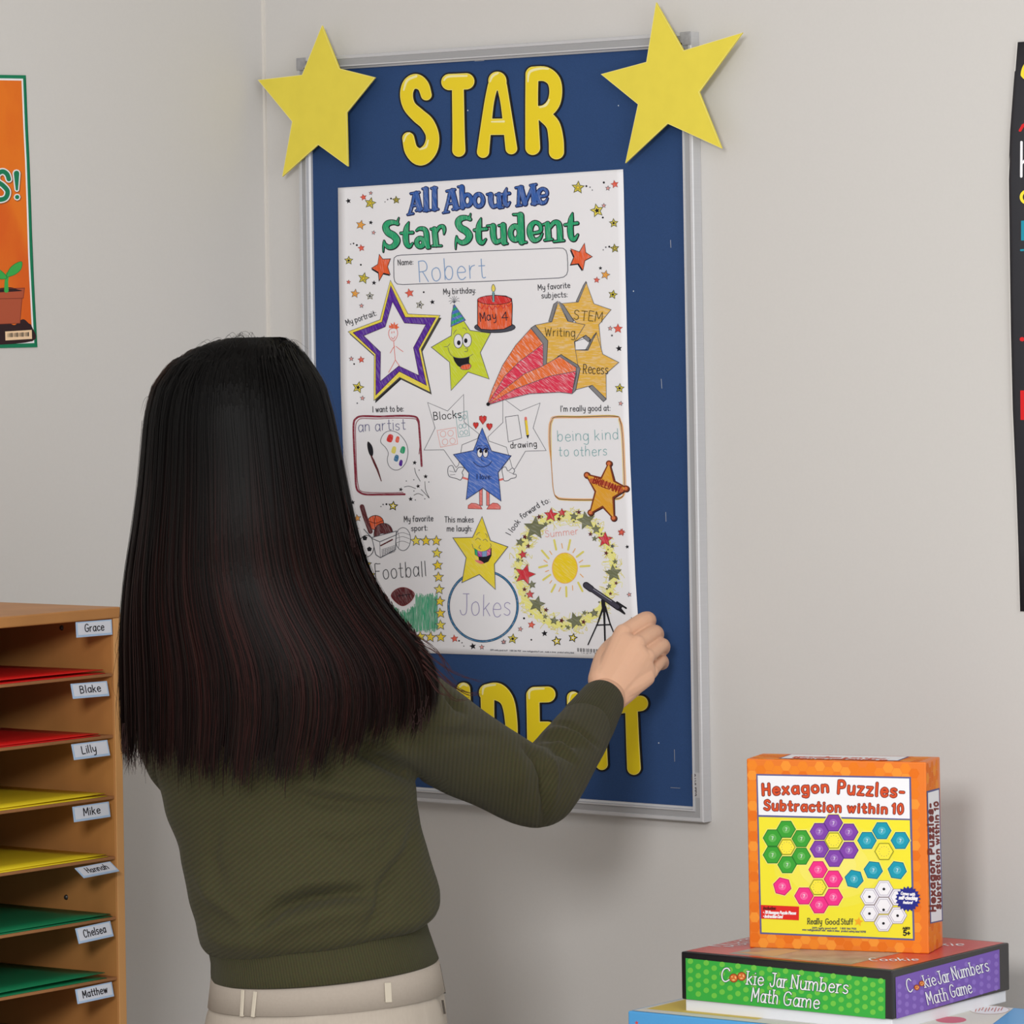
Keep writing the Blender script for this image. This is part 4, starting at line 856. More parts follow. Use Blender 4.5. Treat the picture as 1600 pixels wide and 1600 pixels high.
for k in range(16): a.stroke([(11 + k * 2.15, 521 - k * .1), (11.1 + k * 2.15, 526.5 - k * .1)], .6 + (k * 5 % 4) * .35, K, 14)
a.build('printed_picture', pl)
# ================================================================ black poster at the right edge
NR = Vector((0, YW - .0015, 0)); pr = empty('black_poster', onplane(1640, 500, NR, NB)); tag(pr, 'black poster with a curling left edge and bright lettering at the right', 'poster')
eL = [(1591, 66), (1587, 130), (1582.5, 205), (1580.2, 280), (1582, 400), (1583.2, 520), (1584.6, 640), (1588, 760), (1591, 860), (1593.5, 955)]
def plr(u, v): return .006 * (1 - sm(u / .12)) * math.sin(math.pi * min(1, v * 1.1 + .1))
vs = []; nc = 12
for i, (x, y) in enumerate(eL):
    v = i / (len(eL) - 1.)
    for j in range(nc + 1):
        u = (j / nc) ** 1.6; xx = x + (1880 - x) * u; yy = y + (xx - x) * ((y - 508) * .808 / F + ROLL)
        vs.append(onplane(xx, yy, NR, NB) + NB * (plr(u, v)))
mb = MB(); mb.add(vs, [(i * (nc + 1) + j, (i + 1) * (nc + 1) + j, (i + 1) * (nc + 1) + j + 1, i * (nc + 1) + j + 1) for i in range(len(eL) - 1) for j in range(nc)])
M_blk = mat('black_poster_print', rgb(36, 36, 42), .35, .4); sh = mb.build('paper_sheet', [M_blk], pr, smooth=True); q = sh.modifiers.new('t', 'SOLIDIFY'); q.thickness = .0004; q.offset = 0
a = Art(NR, NB, .0007, lambda x, y: plr((x - 1584) / 296., (y - 66) / 890.)); a.frame()
a.stroke([(x + .3, y) for x, y in eL], 1.4, ink('paper_white_edge', 205, 203, 200), 1)
YP2 = ink('bright_yellow_print', 236, 216, 60); RP = ink('bright_red_print', 206, 32, 36); TP = ink('teal_print', 30, 138, 162)
a.stroke(circ(1622, 118, 21, 26, 8), 8, YP2, 3, smooth=True); a.stroke([(1597, 204), (1601, 196), (1610, 190)], 4, RP, 3); a.stroke([(1600, 196), (1612, 202)], 3, RP, 3)
a.stroke([(1599, 222), (1599, 276)], 3.4, WH, 3); a.stroke([(1599, 256), (1610, 246), (1618, 256), (1618, 276)], 3.4, WH, 3, smooth=True)
a.stroke(circ(1608, 308, 9, 10, 4), 4, YP2, 3, smooth=True); a.poly([(1599, 345), (1625, 343), (1625, 375), (1599, 376)], TP, 3); a.stroke([(1599, 391), (1612, 390)], 3, TP, 3)
a.stroke([(1600, 530)], 7, RP, 3); a.poly([(1597, 610), (1630, 610), (1630, 656), (1597, 656)], RP, 3)
a.build('printed_lettering', pr)

# ================================================================ mail sorter
XF = XL + .35; pX = Vector((XF, 0, 0))
M_wood = mat('light_maple_veneer', rgb(184, 128, 72), .45, .35, build=bnoise(10, .10, .03, (1.2, 1.2, .09), 5, dist=.0004))
M_wedge = mat('maple_edge_strip', rgb(212, 158, 100), .4, .4, build=bnoise(10, .06, 0, (1.2, 1.2, .09), 5))
M_back = mat('sorter_back_board', rgb(112, 72, 44), .7, .2)  # back and shelf browns deepened to carry the shade inside the compartments
M_hard = mat('shelf_board', rgb(158, 108, 68), .6, .3, build=bnoise(12, .08))
yo, yi = onplane(187.5, 960, pX, NX).y, onplane(175.5, 970, pX, NX).y; zt = onplane(187, 948, pX, NX).z; th = zt - onplane(180, 966, pX, NX).z
sth = yo - yi; YLi = yi - .262; XB = XL + .006
cab = empty('mail_sorter', (XF - .17, yo, 0)); tag(cab, 'light wooden mail sorter with thin shelves and name tags', 'shelf unit')
MB().aabox(XB, yi, 0, XF, yo, zt - th).build('side_panel', M_wood, cab, bevel=.0015)
MB().aabox(XB, YLi - sth, 0, XF, YLi, zt - th).build('side_panel', M_wood, cab, bevel=.0015)
MB().aabox(XF, yi + .0005, 0, XF + .0012, yo - .0005, zt - th).build('edge_strip', M_wedge, cab, bevel=.0005)
MB().aabox(XB, YLi - sth, zt - th, XF + .0012, yo, zt).build('top_panel', M_wood, cab, bevel=.0015)
MB().aabox(XB, YLi, .0, XB + .006, yi, zt - th).build('back_panel', M_back, cab)
MB().aabox(XF - .02, YLi, 0, XF - .004, yi, .07).build('plinth', M_wood, cab)
zs = [onplane(170, y, pX, NX).z for y in (1057.5, 1154, 1249.8, 1344.5, 1439, 1533.8, 1629)]
pit = (zs[0] - zs[-1]) / 6.
while zs[-1] > .16: zs.append(zs[-1] - pit)
for z in zs: MB().aabox(XB + .006, YLi, z, XF - .001, yi, z + .0034).build('shelf', M_hard, cab, bevel=.0005, seg=1)
M_dark = mat('peg_hole_dark', rgb(40, 36, 34), .4, .5)  # dark beads on the side panel stand for its shaded peg holes
for x, y in ((97, 981), (104, 1402)):
    c = onplane(x, y, Vector((0, yi, 0)), NB); mb = MB(); ball(mb, c, .003, .0018, .003, n=10); mb.build('peg_hole', M_dark, cab, smooth=True)
M_tagp = mat('tag_card', rgb(214, 218, 230), .5, .35); M_tagb = mat('tag_blue_border', rgb(170, 196, 226), .5, .35)
names = [('Grace', [(118.8, 972.2), (174.4, 967.7), (174.8, 990.9), (120.8, 997)]), ('Blake', [(110.7, 1068.5), (167, 1064), (169.2, 1086.5), (116.3, 1092.6)]), ('Lilly', [(111.8, 1163), (167.6, 1156), (171.5, 1180), (117, 1187.8)]),
         ('Mike', [(113.6, 1260.7), (169.9, 1252.4), (172.8, 1276), (116.3, 1285)]), ('Hannah', [(117, 1356.3), (172, 1345.8), (186, 1361.5), (132, 1370.5)]), ('Chelsea', [(118, 1450.8), (172, 1439), (178.2, 1462.8), (123.3, 1474.7)]), ('Matthew', [(118, 1546), (174.4, 1534), (178.2, 1557), (122, 1568.5)])]
PEN = ink('black_marker_pen', 34, 30, 36)
for nm, qd in names:
    TL, TR = [onplane(x, y, Vector((XF + .002, 0, 0)), NX) for x, y in qd[:2]]
    BL, BR = [onplane(x, y, Vector((0, tp.y, 0)), NB) for (x, y), tp in ((qd[3], TL), (qd[2], TR))]
    n = (TR - TL).cross(TL - BL).normalized()
    if n.x < 0: n = -n
    BR = TR + (BL - TL) * .5 + (BR - TR) * .5; BL = TL + (BR - TR)
    mb = MB(); mb.box(TL - n * .0008, TR - TL, BL - TL, n * .0008); tg = mb.build('name_tag', M_tagb, cab)
    n = (TR - TL).cross(TL - BL).normalized(); n = n if n.x > 0 else -n
    a = Art(TL, n, .0001)
    a.mapf = lambda p, TL=TL, TR=TR, BL=BL: TL + (TR - TL) * p[0] + (BL - TL) * p[1]
    # printed on the card in card coordinates (0..1)
    a.poly([(.035, .08), (.965, .08), (.965, .86), (.035, .86)], M_tagp, 1)
    a2 = Art(TL, n, .0003); kx = 2.4
    a2.mapf = lambda p, TL=TL, TR=TR, BL=BL: TL + (TR - TL) * (p[0] / 55.) + (BL - TL) * (p[1] / 23.)
    L_ = {'Grace': (13, 42), 'Blake': (12, 43), 'Lilly': (13, 35), 'Mike': (15, 40), 'Hannah': (11, 44), 'Chelsea': (10, 45), 'Matthew': (9, 46)}[nm]
    a2.text(nm, (L_[0], 15.5), (L_[1], 15), 11, 1.45, PEN, 1, .25)
    a.build('card_face', tg); a2.build('handwritten_name', tg)
# folders lying on the shelves
def folder(z, y0, y1, m, lab, n=2, gap=.003, curl=.002, x1=XF - .002):
    o = empty('paper_folder', ((XF + XB) / 2, (y0 + y1) / 2, z)); tag(o, lab, 'folder', 'coloured folders in the mail sorter')
    for s_ in range(n):
        vs, fs = [], []; nx, ny = 10, 8
        for i in range(nx + 1):
            for j in range(ny + 1):
                u, v = i / nx, j / ny; x = XB + .03 + (x1 - s_ * .003 - XB - .03) * u; y = y0 + (y1 - y0) * v
                vs.append((x, y, z + .0005 + s_ * (.0009 + gap * u * (.35 + .65 * v)) + curl * s_ * math.sin(v * 3 + u) * .5 * u))
        fs = [(i * (ny + 1) + j, (i + 1) * (ny + 1) + j, (i + 1) * (ny + 1) + j + 1, i * (ny + 1) + j + 1) for i in range(nx) for j in range(ny)]
        mb = MB(); mb.add(vs, fs); f_ = mb.build('folder_leaf', m, o, smooth=True); q = f_.modifiers.new('t', 'SOLIDIFY'); q.thickness = .0007; q.offset = 0
    return o
def yat(px, z=1.2): return onplane(px, 1200, pX, NX).y
FR = mat('red_card', rgb(206, 22, 20), .5, .35); FY = mat('yellow_card', rgb(232, 208, 38), .5, .35); FG_ = mat('green_card', rgb(16, 118, 76), .5, .35)
ts = .0034; y0 = YLi + .012
folder(zs[0] + ts, y0, yat(169), FR, 'bright red folder on the shelf above the Blake tag', 2, .0035, .002)
folder(zs[1] + ts, y0, yat(160), FR, 'red folder on the shelf above the Lilly tag', 2, .001, 0)
folder(zs[2] + ts, y0, yat(169), FY, 'yellow folder on the shelf above the Mike tag', 2, .002, 0)
folder(zs[3] + ts, y0, yat(169), FY, 'yellow folder on the shelf above the Hannah tag', 2, .0012, 0)
folder(zs[4] + ts, y0, yat(174), FG_, 'dark green folder on the shelf above the Chelsea tag', 2, .0015, 0)
folder(zs[5] + ts, y0, yat(164), FG_, 'dark green folder on the shelf above the Matthew tag', 2, .005, .001)

# ================================================================ game boxes on a table
UZ = Vector((0, 0, 1)); C0 = P(1394, 1516.5, 4.45); zl = C0.z; pz = Vector((0, 0, zl))
CL = onplane(1064, 1486.8, pz, UZ); e1 = (CL - C0); L1_ = e1.length; e1.normalize(); e2 = Vector((-e1.y, e1.x, 0));
if e2.dot(VD) < 0: e2 = -e2
L2_ = (onplane(1564, 1471.8, pz, UZ) - C0).dot(e2)
hl = zl - P(1394, 1593.5, 4.45).z
TBz = onplane(1072, 1580, C0 + e1 * (L1_ - .004), e1).z
zb_t = P(1072, 1580, (C0 + e1 * (L1_ - .004) - CAM).dot(VD)).z
ck = empty('board_game_box', C0 + e1 * L1_ / 2 + e2 * L2_ / 2 - UZ * (zl - zb_t)); tag(ck, 'flat game box with green and purple sides and red top, middle of the stack', 'box')
M_bxk = mat('glossy_black_box_edge', rgb(22, 20, 24), .3, .5, coat=.3); M_tray = mat('white_tray_board', rgb(222, 224, 230), .6, .3)
lid = MB().box(C0 - UZ * hl, e1 * L1_, e2 * L2_, UZ * hl).build('box_lid', M_bxk, ck, bevel=.0016, seg=3)
i_ = .003
MB().box(C0 + e1 * i_ + e2 * i_ - UZ * (zl - zb_t), e1 * (L1_ - 2 * i_), e2 * (L2_ - 2 * i_), UZ * (zl - zb_t - hl + .004)).build('box_tray', M_tray, ck, bevel=.0008)
GP = ink('box_green_print', 58, 168, 66); GD = ink('lime_dot_print', 110, 190, 70); PP = ink('box_purple_print', 122, 92, 176); PD = ink('lilac_dot_print', 140, 112, 192); CK = ink('cookie_print', 208, 112, 50); CKD = ink('cookie_chip_print', 240, 190, 130)
CKO = ink('cookie_edge_print', 150, 58, 34)
a = Art(C0, -e2, .0002); a.frame()
a.poly([(1071.5, 1497), (1383.5, 1530.5), (1383.5, 1592.4), (1072.5, 1561)], GP, 1)
for r_ in range(5):
    for c_ in range(26):
        x = 1079 + c_ * 12.4; y = 1501 + (x - 1071) * .104 + r_ * 14.3 + (7 if c_ % 2 else 0)
        if y < 1593 + (x - 1383) * .104 - 5 and x < 1379: a.circle((x, y), 4.4, GD, 3, n=12)
OUTL = ink('box_lettering_shadow', 40, 92, 60)
for w, m, l in ((3.6, OUTL, 6), (1.9, WH, 8)):
    a.text('C', (1127, 1533), (1140, 1534), 21, w, m, l)
    a.text('kie', (1167, 1537.5), (1193, 1539.5), 20, w, m, l, serif=1.1); a.text('Jar', (1203, 1541), (1229, 1543.5), 21, w, m, l, serif=1.1); a.text('Numbers', (1236, 1544), (1325, 1552.5), 21, w, m, l, serif=1.1)
    a.text('Math', (1174, 1564), (1215, 1568.5), 21, w, m, l, serif=1.1); a.text('Game', (1224, 1570), (1280, 1576), 21, w, m, l, serif=1.1)
def cookie(a, x, y, r): 
    a.circle((x, y), r, CKO, 10, n=14); a.circle((x, y), r * .8, CK, 12, n=14)
    for k in range(5): a.circle((x + r * .45 * math.cos(k * 1.9), y + r * .45 * math.sin(k * 1.9)), r * .17, CKD, 14, n=6)
cookie(a, 1147, 1528, 7); cookie(a, 1159.5, 1525.5, 7)
a.build('side_print', ck, 'green dotted print with white title')
n2 = (-e1); a = Art(C0, n2, .0002); a.frame(1300, 1420, .1875)
a.poly([(527, 570), (1393, 337), (1398, 668), (535, 918)], PP, 1)
for r_ in range(6):
    for c_ in range(14):
        x = 560 + c_ * 62; y = 590 - (x - 527) * .272 + r_ * 66 + (33 if c_ % 2 else 0)
        if y < 900 - (x - 527) * .285 and y > 600 - (x - 527) * .27 and x < 1375: a.circle((x, y), 17, PD, 3, ry=22, n=12)
OUTP = ink('purple_lettering_shadow', 82, 56, 132)
for w, m, l in ((17, OUTP, 6), (9, WH, 8)):
    a.text('C', (628, 697), (672, 688), 110, w, m, l); a.text('kie', (772, 655), (868, 630), 100, w, m, l, serif=1.1); a.text('Jar', (885, 628), (985, 602), 105, w, m, l, serif=1.1); a.text('Numbers', (1008, 592), (1308, 515), 105, w, m, l, serif=1.1)
    a.text('Math', (796, 800), (966, 758), 105, w, m, l, serif=1.1); a.text('Game', (992, 740), (1166, 697), 105, w, m, l, serif=1.1)
a.frame(); cookie(a, 1300 + 702 * .1875, 1420 + 655 * .1875, 4.6); cookie(a, 1300 + 743 * .1875, 1420 + 622 * .1875, 4.6)
a.build('side_print', ck, 'purple dotted print with white title')
def Q(c0, e1, e2, u, v): return c0 + e1 * u + e2 * v
a = Art(C0, UZ, .0002); a.mapf = lambda p: C0 + e1 * p[0] * L1_ + e2 * p[1] * L2_
a.poly([(.012, .02), (.988, .02), (.988, .98), (.012, .98)], mat('glossy_red_top_print', rgb(196, 62, 66), .28, .5, build=bnoise(14, .3, 0, light=rgb(214, 110, 80))), 1)
a.poly([(.22, .05), (.80, .05), (.80, .50), (.22, .50)], mat('picture_print', rgb(170, 168, 160), .3, .5, build=bnoise(40, .5, 0, light=rgb(96, 92, 92))), 3)
a.poly([(.80, .10), (.72, .16), (.68, .30), (.60, .30), (.60, .08)], ink('beige_picture_print', 206, 170, 130), 5)
for s_, p, q, h in (('Cookie', (.20, .18), (.04, .30), .09), ('Numbers', (.93, .20), (.93, .86), .06), ('Math Game', (.88, .22), (.88, .75), .05), ('Cookie', (.30, .66), (.10, .8), .1)):
    a.text(s_, p, q, h, .008, WH, 7)
a.build('top_print', ck)
# ---- blue box below
pb = Vector((0, 0, zb_t)); BA = onplane(981, 1579.5, pb, UZ); f1 = (onplane(1200, 1601, pb, UZ) - BA).normalized(); f2 = Vector((-f1.y, f1.x, 0)); f2 = f2 if f2.dot(VD) > 0 else -f2
W2 = (onplane(1600, 1576, pb, UZ) - BA).dot(f2); W1 = .43; TBL = zb_t - .075
bb = empty('blue_game_box', BA + f1 * W1 / 2 + f2 * W2 / 2 - UZ * .075); tag(bb, 'wide light blue box at the bottom of the game stack', 'box')
M_bb = mat('sky_blue_box_print', rgb(84, 162, 222), .35, .45)
MB().box(BA - UZ * .075, f1 * W1, f2 * W2, UZ * .075).build('box_lid', M_bb, bb, bevel=.0016, seg=3)
a = Art(BA, UZ, .0002); a.mapf = lambda p: BA + f1 * p[0] + f2 * p[1]
a.poly([(.004, .004), (W1 - .05, .004), (W1 - .05, .10), (W1 - .09, W2 - .004), (.004, W2 - .004)], ink('pale_top_print', 214, 212, 206), 1)
a.poly([(.01, .02), (.15, .02), (.15, .08), (.01, .10)], ink('mustard_top_print', 214, 190, 96), 3)
a.mapf = None
a.circle((1546, 1578.5), 31, WH, 3, 6.6, outline=ink('badge_line_print', 190, 170, 160), ow=.7, n=28)
for k in range(9): a.stroke([(1524 + k * 5, 1581 - (k % 3)), (1526.5 + k * 5, 1575 + (k % 2))], 1.4, ink('badge_red_print', 196, 120, 116), 5)
a.circle((1486, 1594), 24, ink('pink_badge_print', 206, 110, 130), 3, 5); a.build('top_print', bb)
a = Art(BA, -f2, .0002); a.frame(); a.star((995, 1598), 3.5, RED, 1); a.build('side_mark', bb)
# ---- table out of sight below
tb = empty('low_table', (BA.x + .1, BA.y, 0)); tag(tb, 'low table with a pale top under the stack of game boxes', 'table')
M_tt = mat('table_laminate', rgb(200, 190, 172), .5); ctr = BA + f1 * W1 / 2 + f2 * W2 / 2
tx0, tx1, ty0, ty1 = ctr.x - .33, ctr.x + .42, ctr.y - .22, min(ctr.y + .30, YW - .02)
MB().aabox(tx0, ty0, TBL - .025, tx1, ty1, TBL).build('tabletop', M_tt, tb, bevel=.003)
for x in (tx0 + .04, tx1 - .08):
    for y in (ty0 + .04, ty1 - .08): MB().aabox(x, y, 0, x + .04, y + .04, TBL - .025).build('leg', M_wood, tb, bevel=.002)
# ---- orange puzzle box
ZH = (1150, 1160, .21875); OL = onplane(1171, 1480.5, pz + UZ * .0003, UZ); OR_ = onplane(1451.5, 1490.5, pz + UZ * .0003, UZ)
g1 = (OR_ - OL); OW = g1.length; g1.normalize(); g2 = Vector((-g1.y, g1.x, 0)); g2 = g2 if g2.dot(VD) > 0 else -g2
OH = P(1162, 1185.5, (OL - CAM).dot(VD)).z - OL.z
rr = ray(1477, 1478); 
OD = .058
print('boxes', L1_, L2_, hl, zl - zb_t, W2, OW, OH, [tuple(round(v, 3) for v in q) for q in (C0, CL, OL, OR_, BA + f2 * W2, C0 + e1 * L1_ + e2 * L2_)])
ob = empty('hexagon_puzzle_box', OL + g1 * OW / 2 + g2 * OD / 2); tag(ob, 'orange hexagon puzzle box standing upright on top of the stack', 'box')
M_or = mat('orange_print', rgb(224, 116, 26), .38, .45)
MB().box(OL, g1 * OW, g2 * OD, UZ * OH).build('carton', M_or, ob, bevel=.0014, seg=3)
HX = [ink('honeycomb_tone_' + q, *c) for q, c in (('a', (230, 130, 36)), ('b', (221, 110, 24)), ('c', (234, 144, 50)), ('d', (226, 120, 28)))]
def comb(o_, ax, ay, w_, h_, n_):
    a = Art(o_, n_, .00002); a.mapf = lambda p: o_ + ax * p[0] + ay * p[1]; R_ = .0062; c_ = 0; x = R_
    while x < w_ - R_:
        y = R_ * (.9 if c_ % 2 else 1.75)
        while y < h_ - R_:
            a.poly([(x + R_ * .95 * math.cos(k * math.pi / 3), y + R_ * .95 * math.sin(k * math.pi / 3)) for k in range(6)], random.choice(HX), 0); y += R_ * 1.732
        x += R_ * 1.5; c_ += 1
    return a.build('honeycomb_print', ob)
comb(OL, g1, UZ, OW, OH, -g2); comb(OR_, g2, UZ, OD, OH, g1); comb(OL + UZ * OH, g1, g2, OW, OD, UZ)
a = Art(OL, -g2, .0002); a.frame(*ZH)
a.poly([(145, 225), (1250, 246), (1277, 1415), (172, 1368)], ink('slate_border_print', 92, 92, 140), 1)
a.poly([(155, 236), (1238, 258), (1242, 545), (163, 518)], WH, 3)
YB = ink('box_yellow_print', 232, 220, 52); YC = ink('box_pale_yellow_print', 234, 226, 120)
a.poly([(163, 532), (1242, 556), (1264, 1402), (184, 1356)], YB, 3)
for k, c in enumerate(((230, 221, 66), (232, 222, 82), (233, 223, 98), (234, 225, 112))): a.circle((700, 880), 430 - k * 90, ink('pale_glow_print_%s' % 'abcd'[k], *c), 4 + k, ry=300 - k * 62, n=36)
def hexa(x, y, R, m, l, rot=0, out=None, ow=6): 
    p = [(x + R * math.cos(math.radians(60 * k + rot)), y + R * math.sin(math.radians(60 * k + rot))) for k in range(6)]; a.poly(p, m, l)
    if out: a.stroke(p, ow, out, l + 1, True)
def flower(cs, m, dk, lt, R, rot=0, out=True):
    if out:
        for x, y in cs: hexa(x, y, R + 9, YC, 9, rot)
    for x, y in cs: hexa(x, y, R + 2, dk, 11, rot)
    for x, y in cs:
        hexa(x, y, R - 5, m, 13, rot); a.circle((x, y), R * .42, lt, 14, n=14)
        for s_ in (-16, 16): a.stroke([(x + s_, y)], 6, K2, 15)
        a.text('7', (x - 6, y + 12), (x + 6, y + 12), 22, 3, WH, 15)
hg, hgd, hgl = ink('hex_green', 58, 156, 52), ink('hex_green_dark', 38, 116, 40), ink('hex_green_light', 96, 176, 84)
hp, hpd, hpl = ink('hex_purple', 124, 66, 164), ink('hex_purple_dark', 92, 44, 132), ink('hex_purple_light', 148, 98, 184)
ht, htd, htl = ink('hex_teal', 24, 148, 172), ink('hex_teal_dark', 16, 112, 134), ink('hex_teal_light', 70, 170, 190)
hk, hkd, hkl = ink('hex_pink', 232, 50, 132), ink('hex_pink_dark', 190, 30, 104), ink('hex_pink_light', 238, 96, 158)
hy = ink('hex_yellow', 238, 222, 66)
flower([(360, 620), (262, 682), (468, 687), (262, 803), (468, 812), (367, 873)], hg, hgd, hgl, 68)
flower([(697, 575), (597, 636), (807, 640), (597, 762), (808, 770), (703, 828)], hp, hpd, hpl, 68)
flower([(1043, 630), (937, 700), (1175, 700)], ht, htd, htl, 68); flower([(845, 975)], ht, htd, htl, 68, 12); flower([(982, 912)], ht, htd, htl, 68, 6); flower([(1153, 912)], ht, htd, htl, 68, 8)
flower([(588, 908), (697, 975), (697, 1105), (595, 1160), (487, 1096)], hk, hkd, hkl, 68); flower([(332, 1028)], hk, hkd, hkl, 66, 14)
for x, y, R in ((364, 747, 60), (700, 700, 62), (1060, 778, 66), (588, 1033, 60)):
    hexa(x, y, R, hy, 17, 0, ink('hex_olive_line', 150, 150, 40), 7)
    for k in range(12): a.stroke([(x + 36 * math.cos(k * .5236), y + 36 * math.sin(k * .5236))], 5, K2, 19)
WHX = ink('hex_line', 150, 140, 166)
for x, y in ((1058, 1045), (955, 1100), (1160, 1105), (1056, 1165), (955, 1220), (1156, 1235), (1055, 1290)):
    hexa(x, y, 66, WH, 11, 0, WHX, 4); hexa(x, y, 52, WH, 13, 0, WHX, 3); a.circle((x, y + (30 if y == 1165 else 2)), 10, K, 15, n=10)
a.star((1230, 1117), 92, ink('navy_burst_print', 38, 44, 132), 17, 0, .82, n=20)
a.text('Comes with', (1178, 1085), (1278, 1095), 20, 5, WH, 19, slant=.2); a.text('self-checking', (1165, 1118), (1295, 1124), 24, 7, WH, 19, slant=.2); a.text('feature!', (1195, 1150), (1260, 1152), 18, 5, WH, 19, slant=.2)
a.poly([(178, 1160), (452, 1172), (450, 1270), (182, 1258)], ink('red_label_print', 214, 40, 34), 11)
a.text('Includes:', (196, 1192), (285, 1194), 20, 6, ink('dark_red_print', 90, 20, 20), 13, slant=.2); a.text('* 70 Hexagon Puzzle Pieces', (196, 1222), (428, 1228), 20, 5.5, WH, 13, slant=.2); a.text('* Instruction Card', (196, 1250), (332, 1254), 20, 5.5, WH, 13, slant=.2)
RG = ink('dark_olive_lettering', 74, 74, 50)
a.text('Really', (512, 1296), (614, 1298), 40, 6, RG, 11, serif=.9); a.text('Good', (640, 1299), (738, 1299), 40, 6, RG, 11, serif=.9); a.text('Stuff', (752, 1299), (836, 1299), 40, 6, RG, 11, serif=.9)
a.star((876, 1280), 34, ink('orange_star_print', 236, 166, 40), 11, .15)
a.text('2019 really good stuff    1 800 366 1920', (545, 1330), (860, 1336), 12, 3, K2, 11); a.text('www reallygoodstuff com   made in china   product safety label 142918', (475, 1342), (928, 1358), 12, 3, K2, 11)
a.text('AGES', (1192, 1333), (1242, 1334), 14, 5, K, 11); a.text('5+', (1196, 1377), (1242, 1379), 36, 9, K, 11)
RO, RI, RJ = ink('title_dark_red', 122, 48, 44), ink('title_orange_red', 208, 78, 40), ink('title_orange', 226, 124, 44)
for w, m, l in ((25, RO, 7), (14, RI, 9)):
    a.text('Hexagon', (192, 375), (660, 352), 76, w, m, l, gap=2.6); a.text('Puzzles-', (728, 362), (1200, 392), 88, w, m, l, gap=2.6)
    a.text('Subtraction', (203, 480), (748, 495), 66, w - 2, m, l, gap=2.6); a.text('within', (800, 496), (1078, 506), 62, w - 2, m, l, gap=2.8); a.text('10', (1118, 505), (1192, 508), 66, w - 2, m, l, gap=2.8)
a.build('front_print', ob)
a = Art(OR_, g1, .0002); a.frame(*ZH)
a.poly([(1360, 348), (1452, 325), (1476, 1275), (1386, 1295)], ink('slate_border_print', 92, 92, 140), 1); a.poly([(1369, 360), (1446, 338), (1468, 1268), (1392, 1284)], WH, 3)
a.text('Hexagon Puzzles-', (1421, 1205), (1400, 438), 36, 15, RO, 7, gap=2.2); a.text('Subtraction within 10', (1459, 1188), (1439, 425), 27, 12, RO, 7, gap=2.2); a.build('side_print', ob)
a = Art(OL + UZ * OH, UZ, .0002); a.mapf = lambda p: OL + UZ * OH + g1 * p[0] * OW + g2 * p[1] * OD
a.poly([(.17, .12), (.84, .12), (.84, .9), (.17, .9)], ink('slate_border_print', 92, 92, 140), 1); a.poly([(.18, .16), (.83, .16), (.83, .86), (.18, .86)], WH, 3)
a.text('Hexagon Puzzles-', (.24, .48), (.77, .48), .22, .018, RI, 7, gap=2.6); a.text('Subtraction within 10', (.24, .22), (.77, .22), .18, .014, RI, 7, gap=2.6)
a.build('top_print', ob)
# ================================================================ the woman
TC = 4.47
def seg(r): return r
M_skin = mat('skin', rgb(214, 170, 142), .5, .35, build=bnoise(55, .05, .12, light=rgb(206, 150, 126), dist=.0008))
MATS['skin'].node_tree.nodes['Principled BSDF'].inputs['Subsurface Weight'].default_value = .08
MATS['skin'].node_tree.nodes['Principled BSDF'].inputs['Subsurface Radius'].default_value = (.01, .004, .002)
def ringpx(L, R, b, tc=TC, bf=None):
    a, c = P(L[0], L[1], tc), P(R[0], R[1], tc); return ((a + c) / 2, (c - a) / 2, VD * b)
# ---- body: one skin, voxel-joined, hidden under the clothes except the right hand
bd_ = MB(); H0 = P(388, 700, 4.455)
ball(bd_, H0, .074, .094, .108); ball(bd_, H0 - VU * .05 + VD * .012, .058, .078, .075)
tube(bd_, [H0 - VU * .06, P(392, 930, 4.45), P(395, 1030, 4.46)], [.052, .05, .055], n=18)
ball(bd_, H0 + VD * .094 - VU * .022, .011, .014, .02); ball(bd_, H0 + VD * .088 - VU * .062, .021, .008, .007); ball(bd_, H0 + VD * .074 - VU * .10, .02, .015, .014)
for s_ in (-1, 1):
    ball(bd_, H0 + VR * s_ * .074 - VU * .02 - VD * .006, .006, .016, .026); ball(bd_, H0 + VD * .083 + VR * s_ * .03 + VU * .006, .016, .007, .010); ball(bd_, H0 + VD * .086 + VR * s_ * .03 + VU * .024, .019, .006, .004)
rows = [((360, 1040), (450, 1040), .045), ((300, 1080), (590, 1075), .07), ((275, 1130), (610, 1125), .085), ((270, 1210), (620, 1200), .09), ((290, 1300), (620, 1290), .09), ((315, 1400), (640, 1390), .09), ((345, 1490), (650, 1470), .088), ((342, 1570), (672, 1550), .092), ((336, 1640), (684, 1640), .100), ((340, 1740), (680, 1740), .095)]
loft(bd_, [ringpx(l, r, b) for l, r, b in rows])
SHR, ELR, WRR = P(600, 1108, 4.44), P(843, 1234, 4.70), P(946, 1090, 4.952)
tube(bd_, [SHR, P(720, 1172, 4.57), ELR], [.042, .036, .032]); tube(bd_, [ELR, P(893, 1168, 4.82), WRR], [.032, .029, .0235])
SHL, ELL, WRL = P(285, 1112, 4.50), P(335, 1232, 4.73), P(420, 1085, 4.94)
tube(bd_, [SHL, P(300, 1180, 4.62), ELL], [.042, .036, .032]); tube(bd_, [ELL, P(380, 1160, 4.84), WRL], [.032, .028, .022])
HIP = P(510, 1640, TC); FL = {}
for s_ in (-1, 1):
    h = HIP + VR * s_ * .058; kn = h + VR * s_ * .012 + VD * .02; kn.z = .45; an = kn - VD * .02; an.z = .085
    tube(bd_, [h, (h + kn) / 2 + VD * .01, kn, (kn * .55 + an * .45) - VD * .012, an], [.062, .062, .052, .05, .036]); FL[s_] = an
    tube(bd_, [an - VU * .045 - VD * .02, an - VU * .055 + VD * .10], [.03, .026], flat=.9)
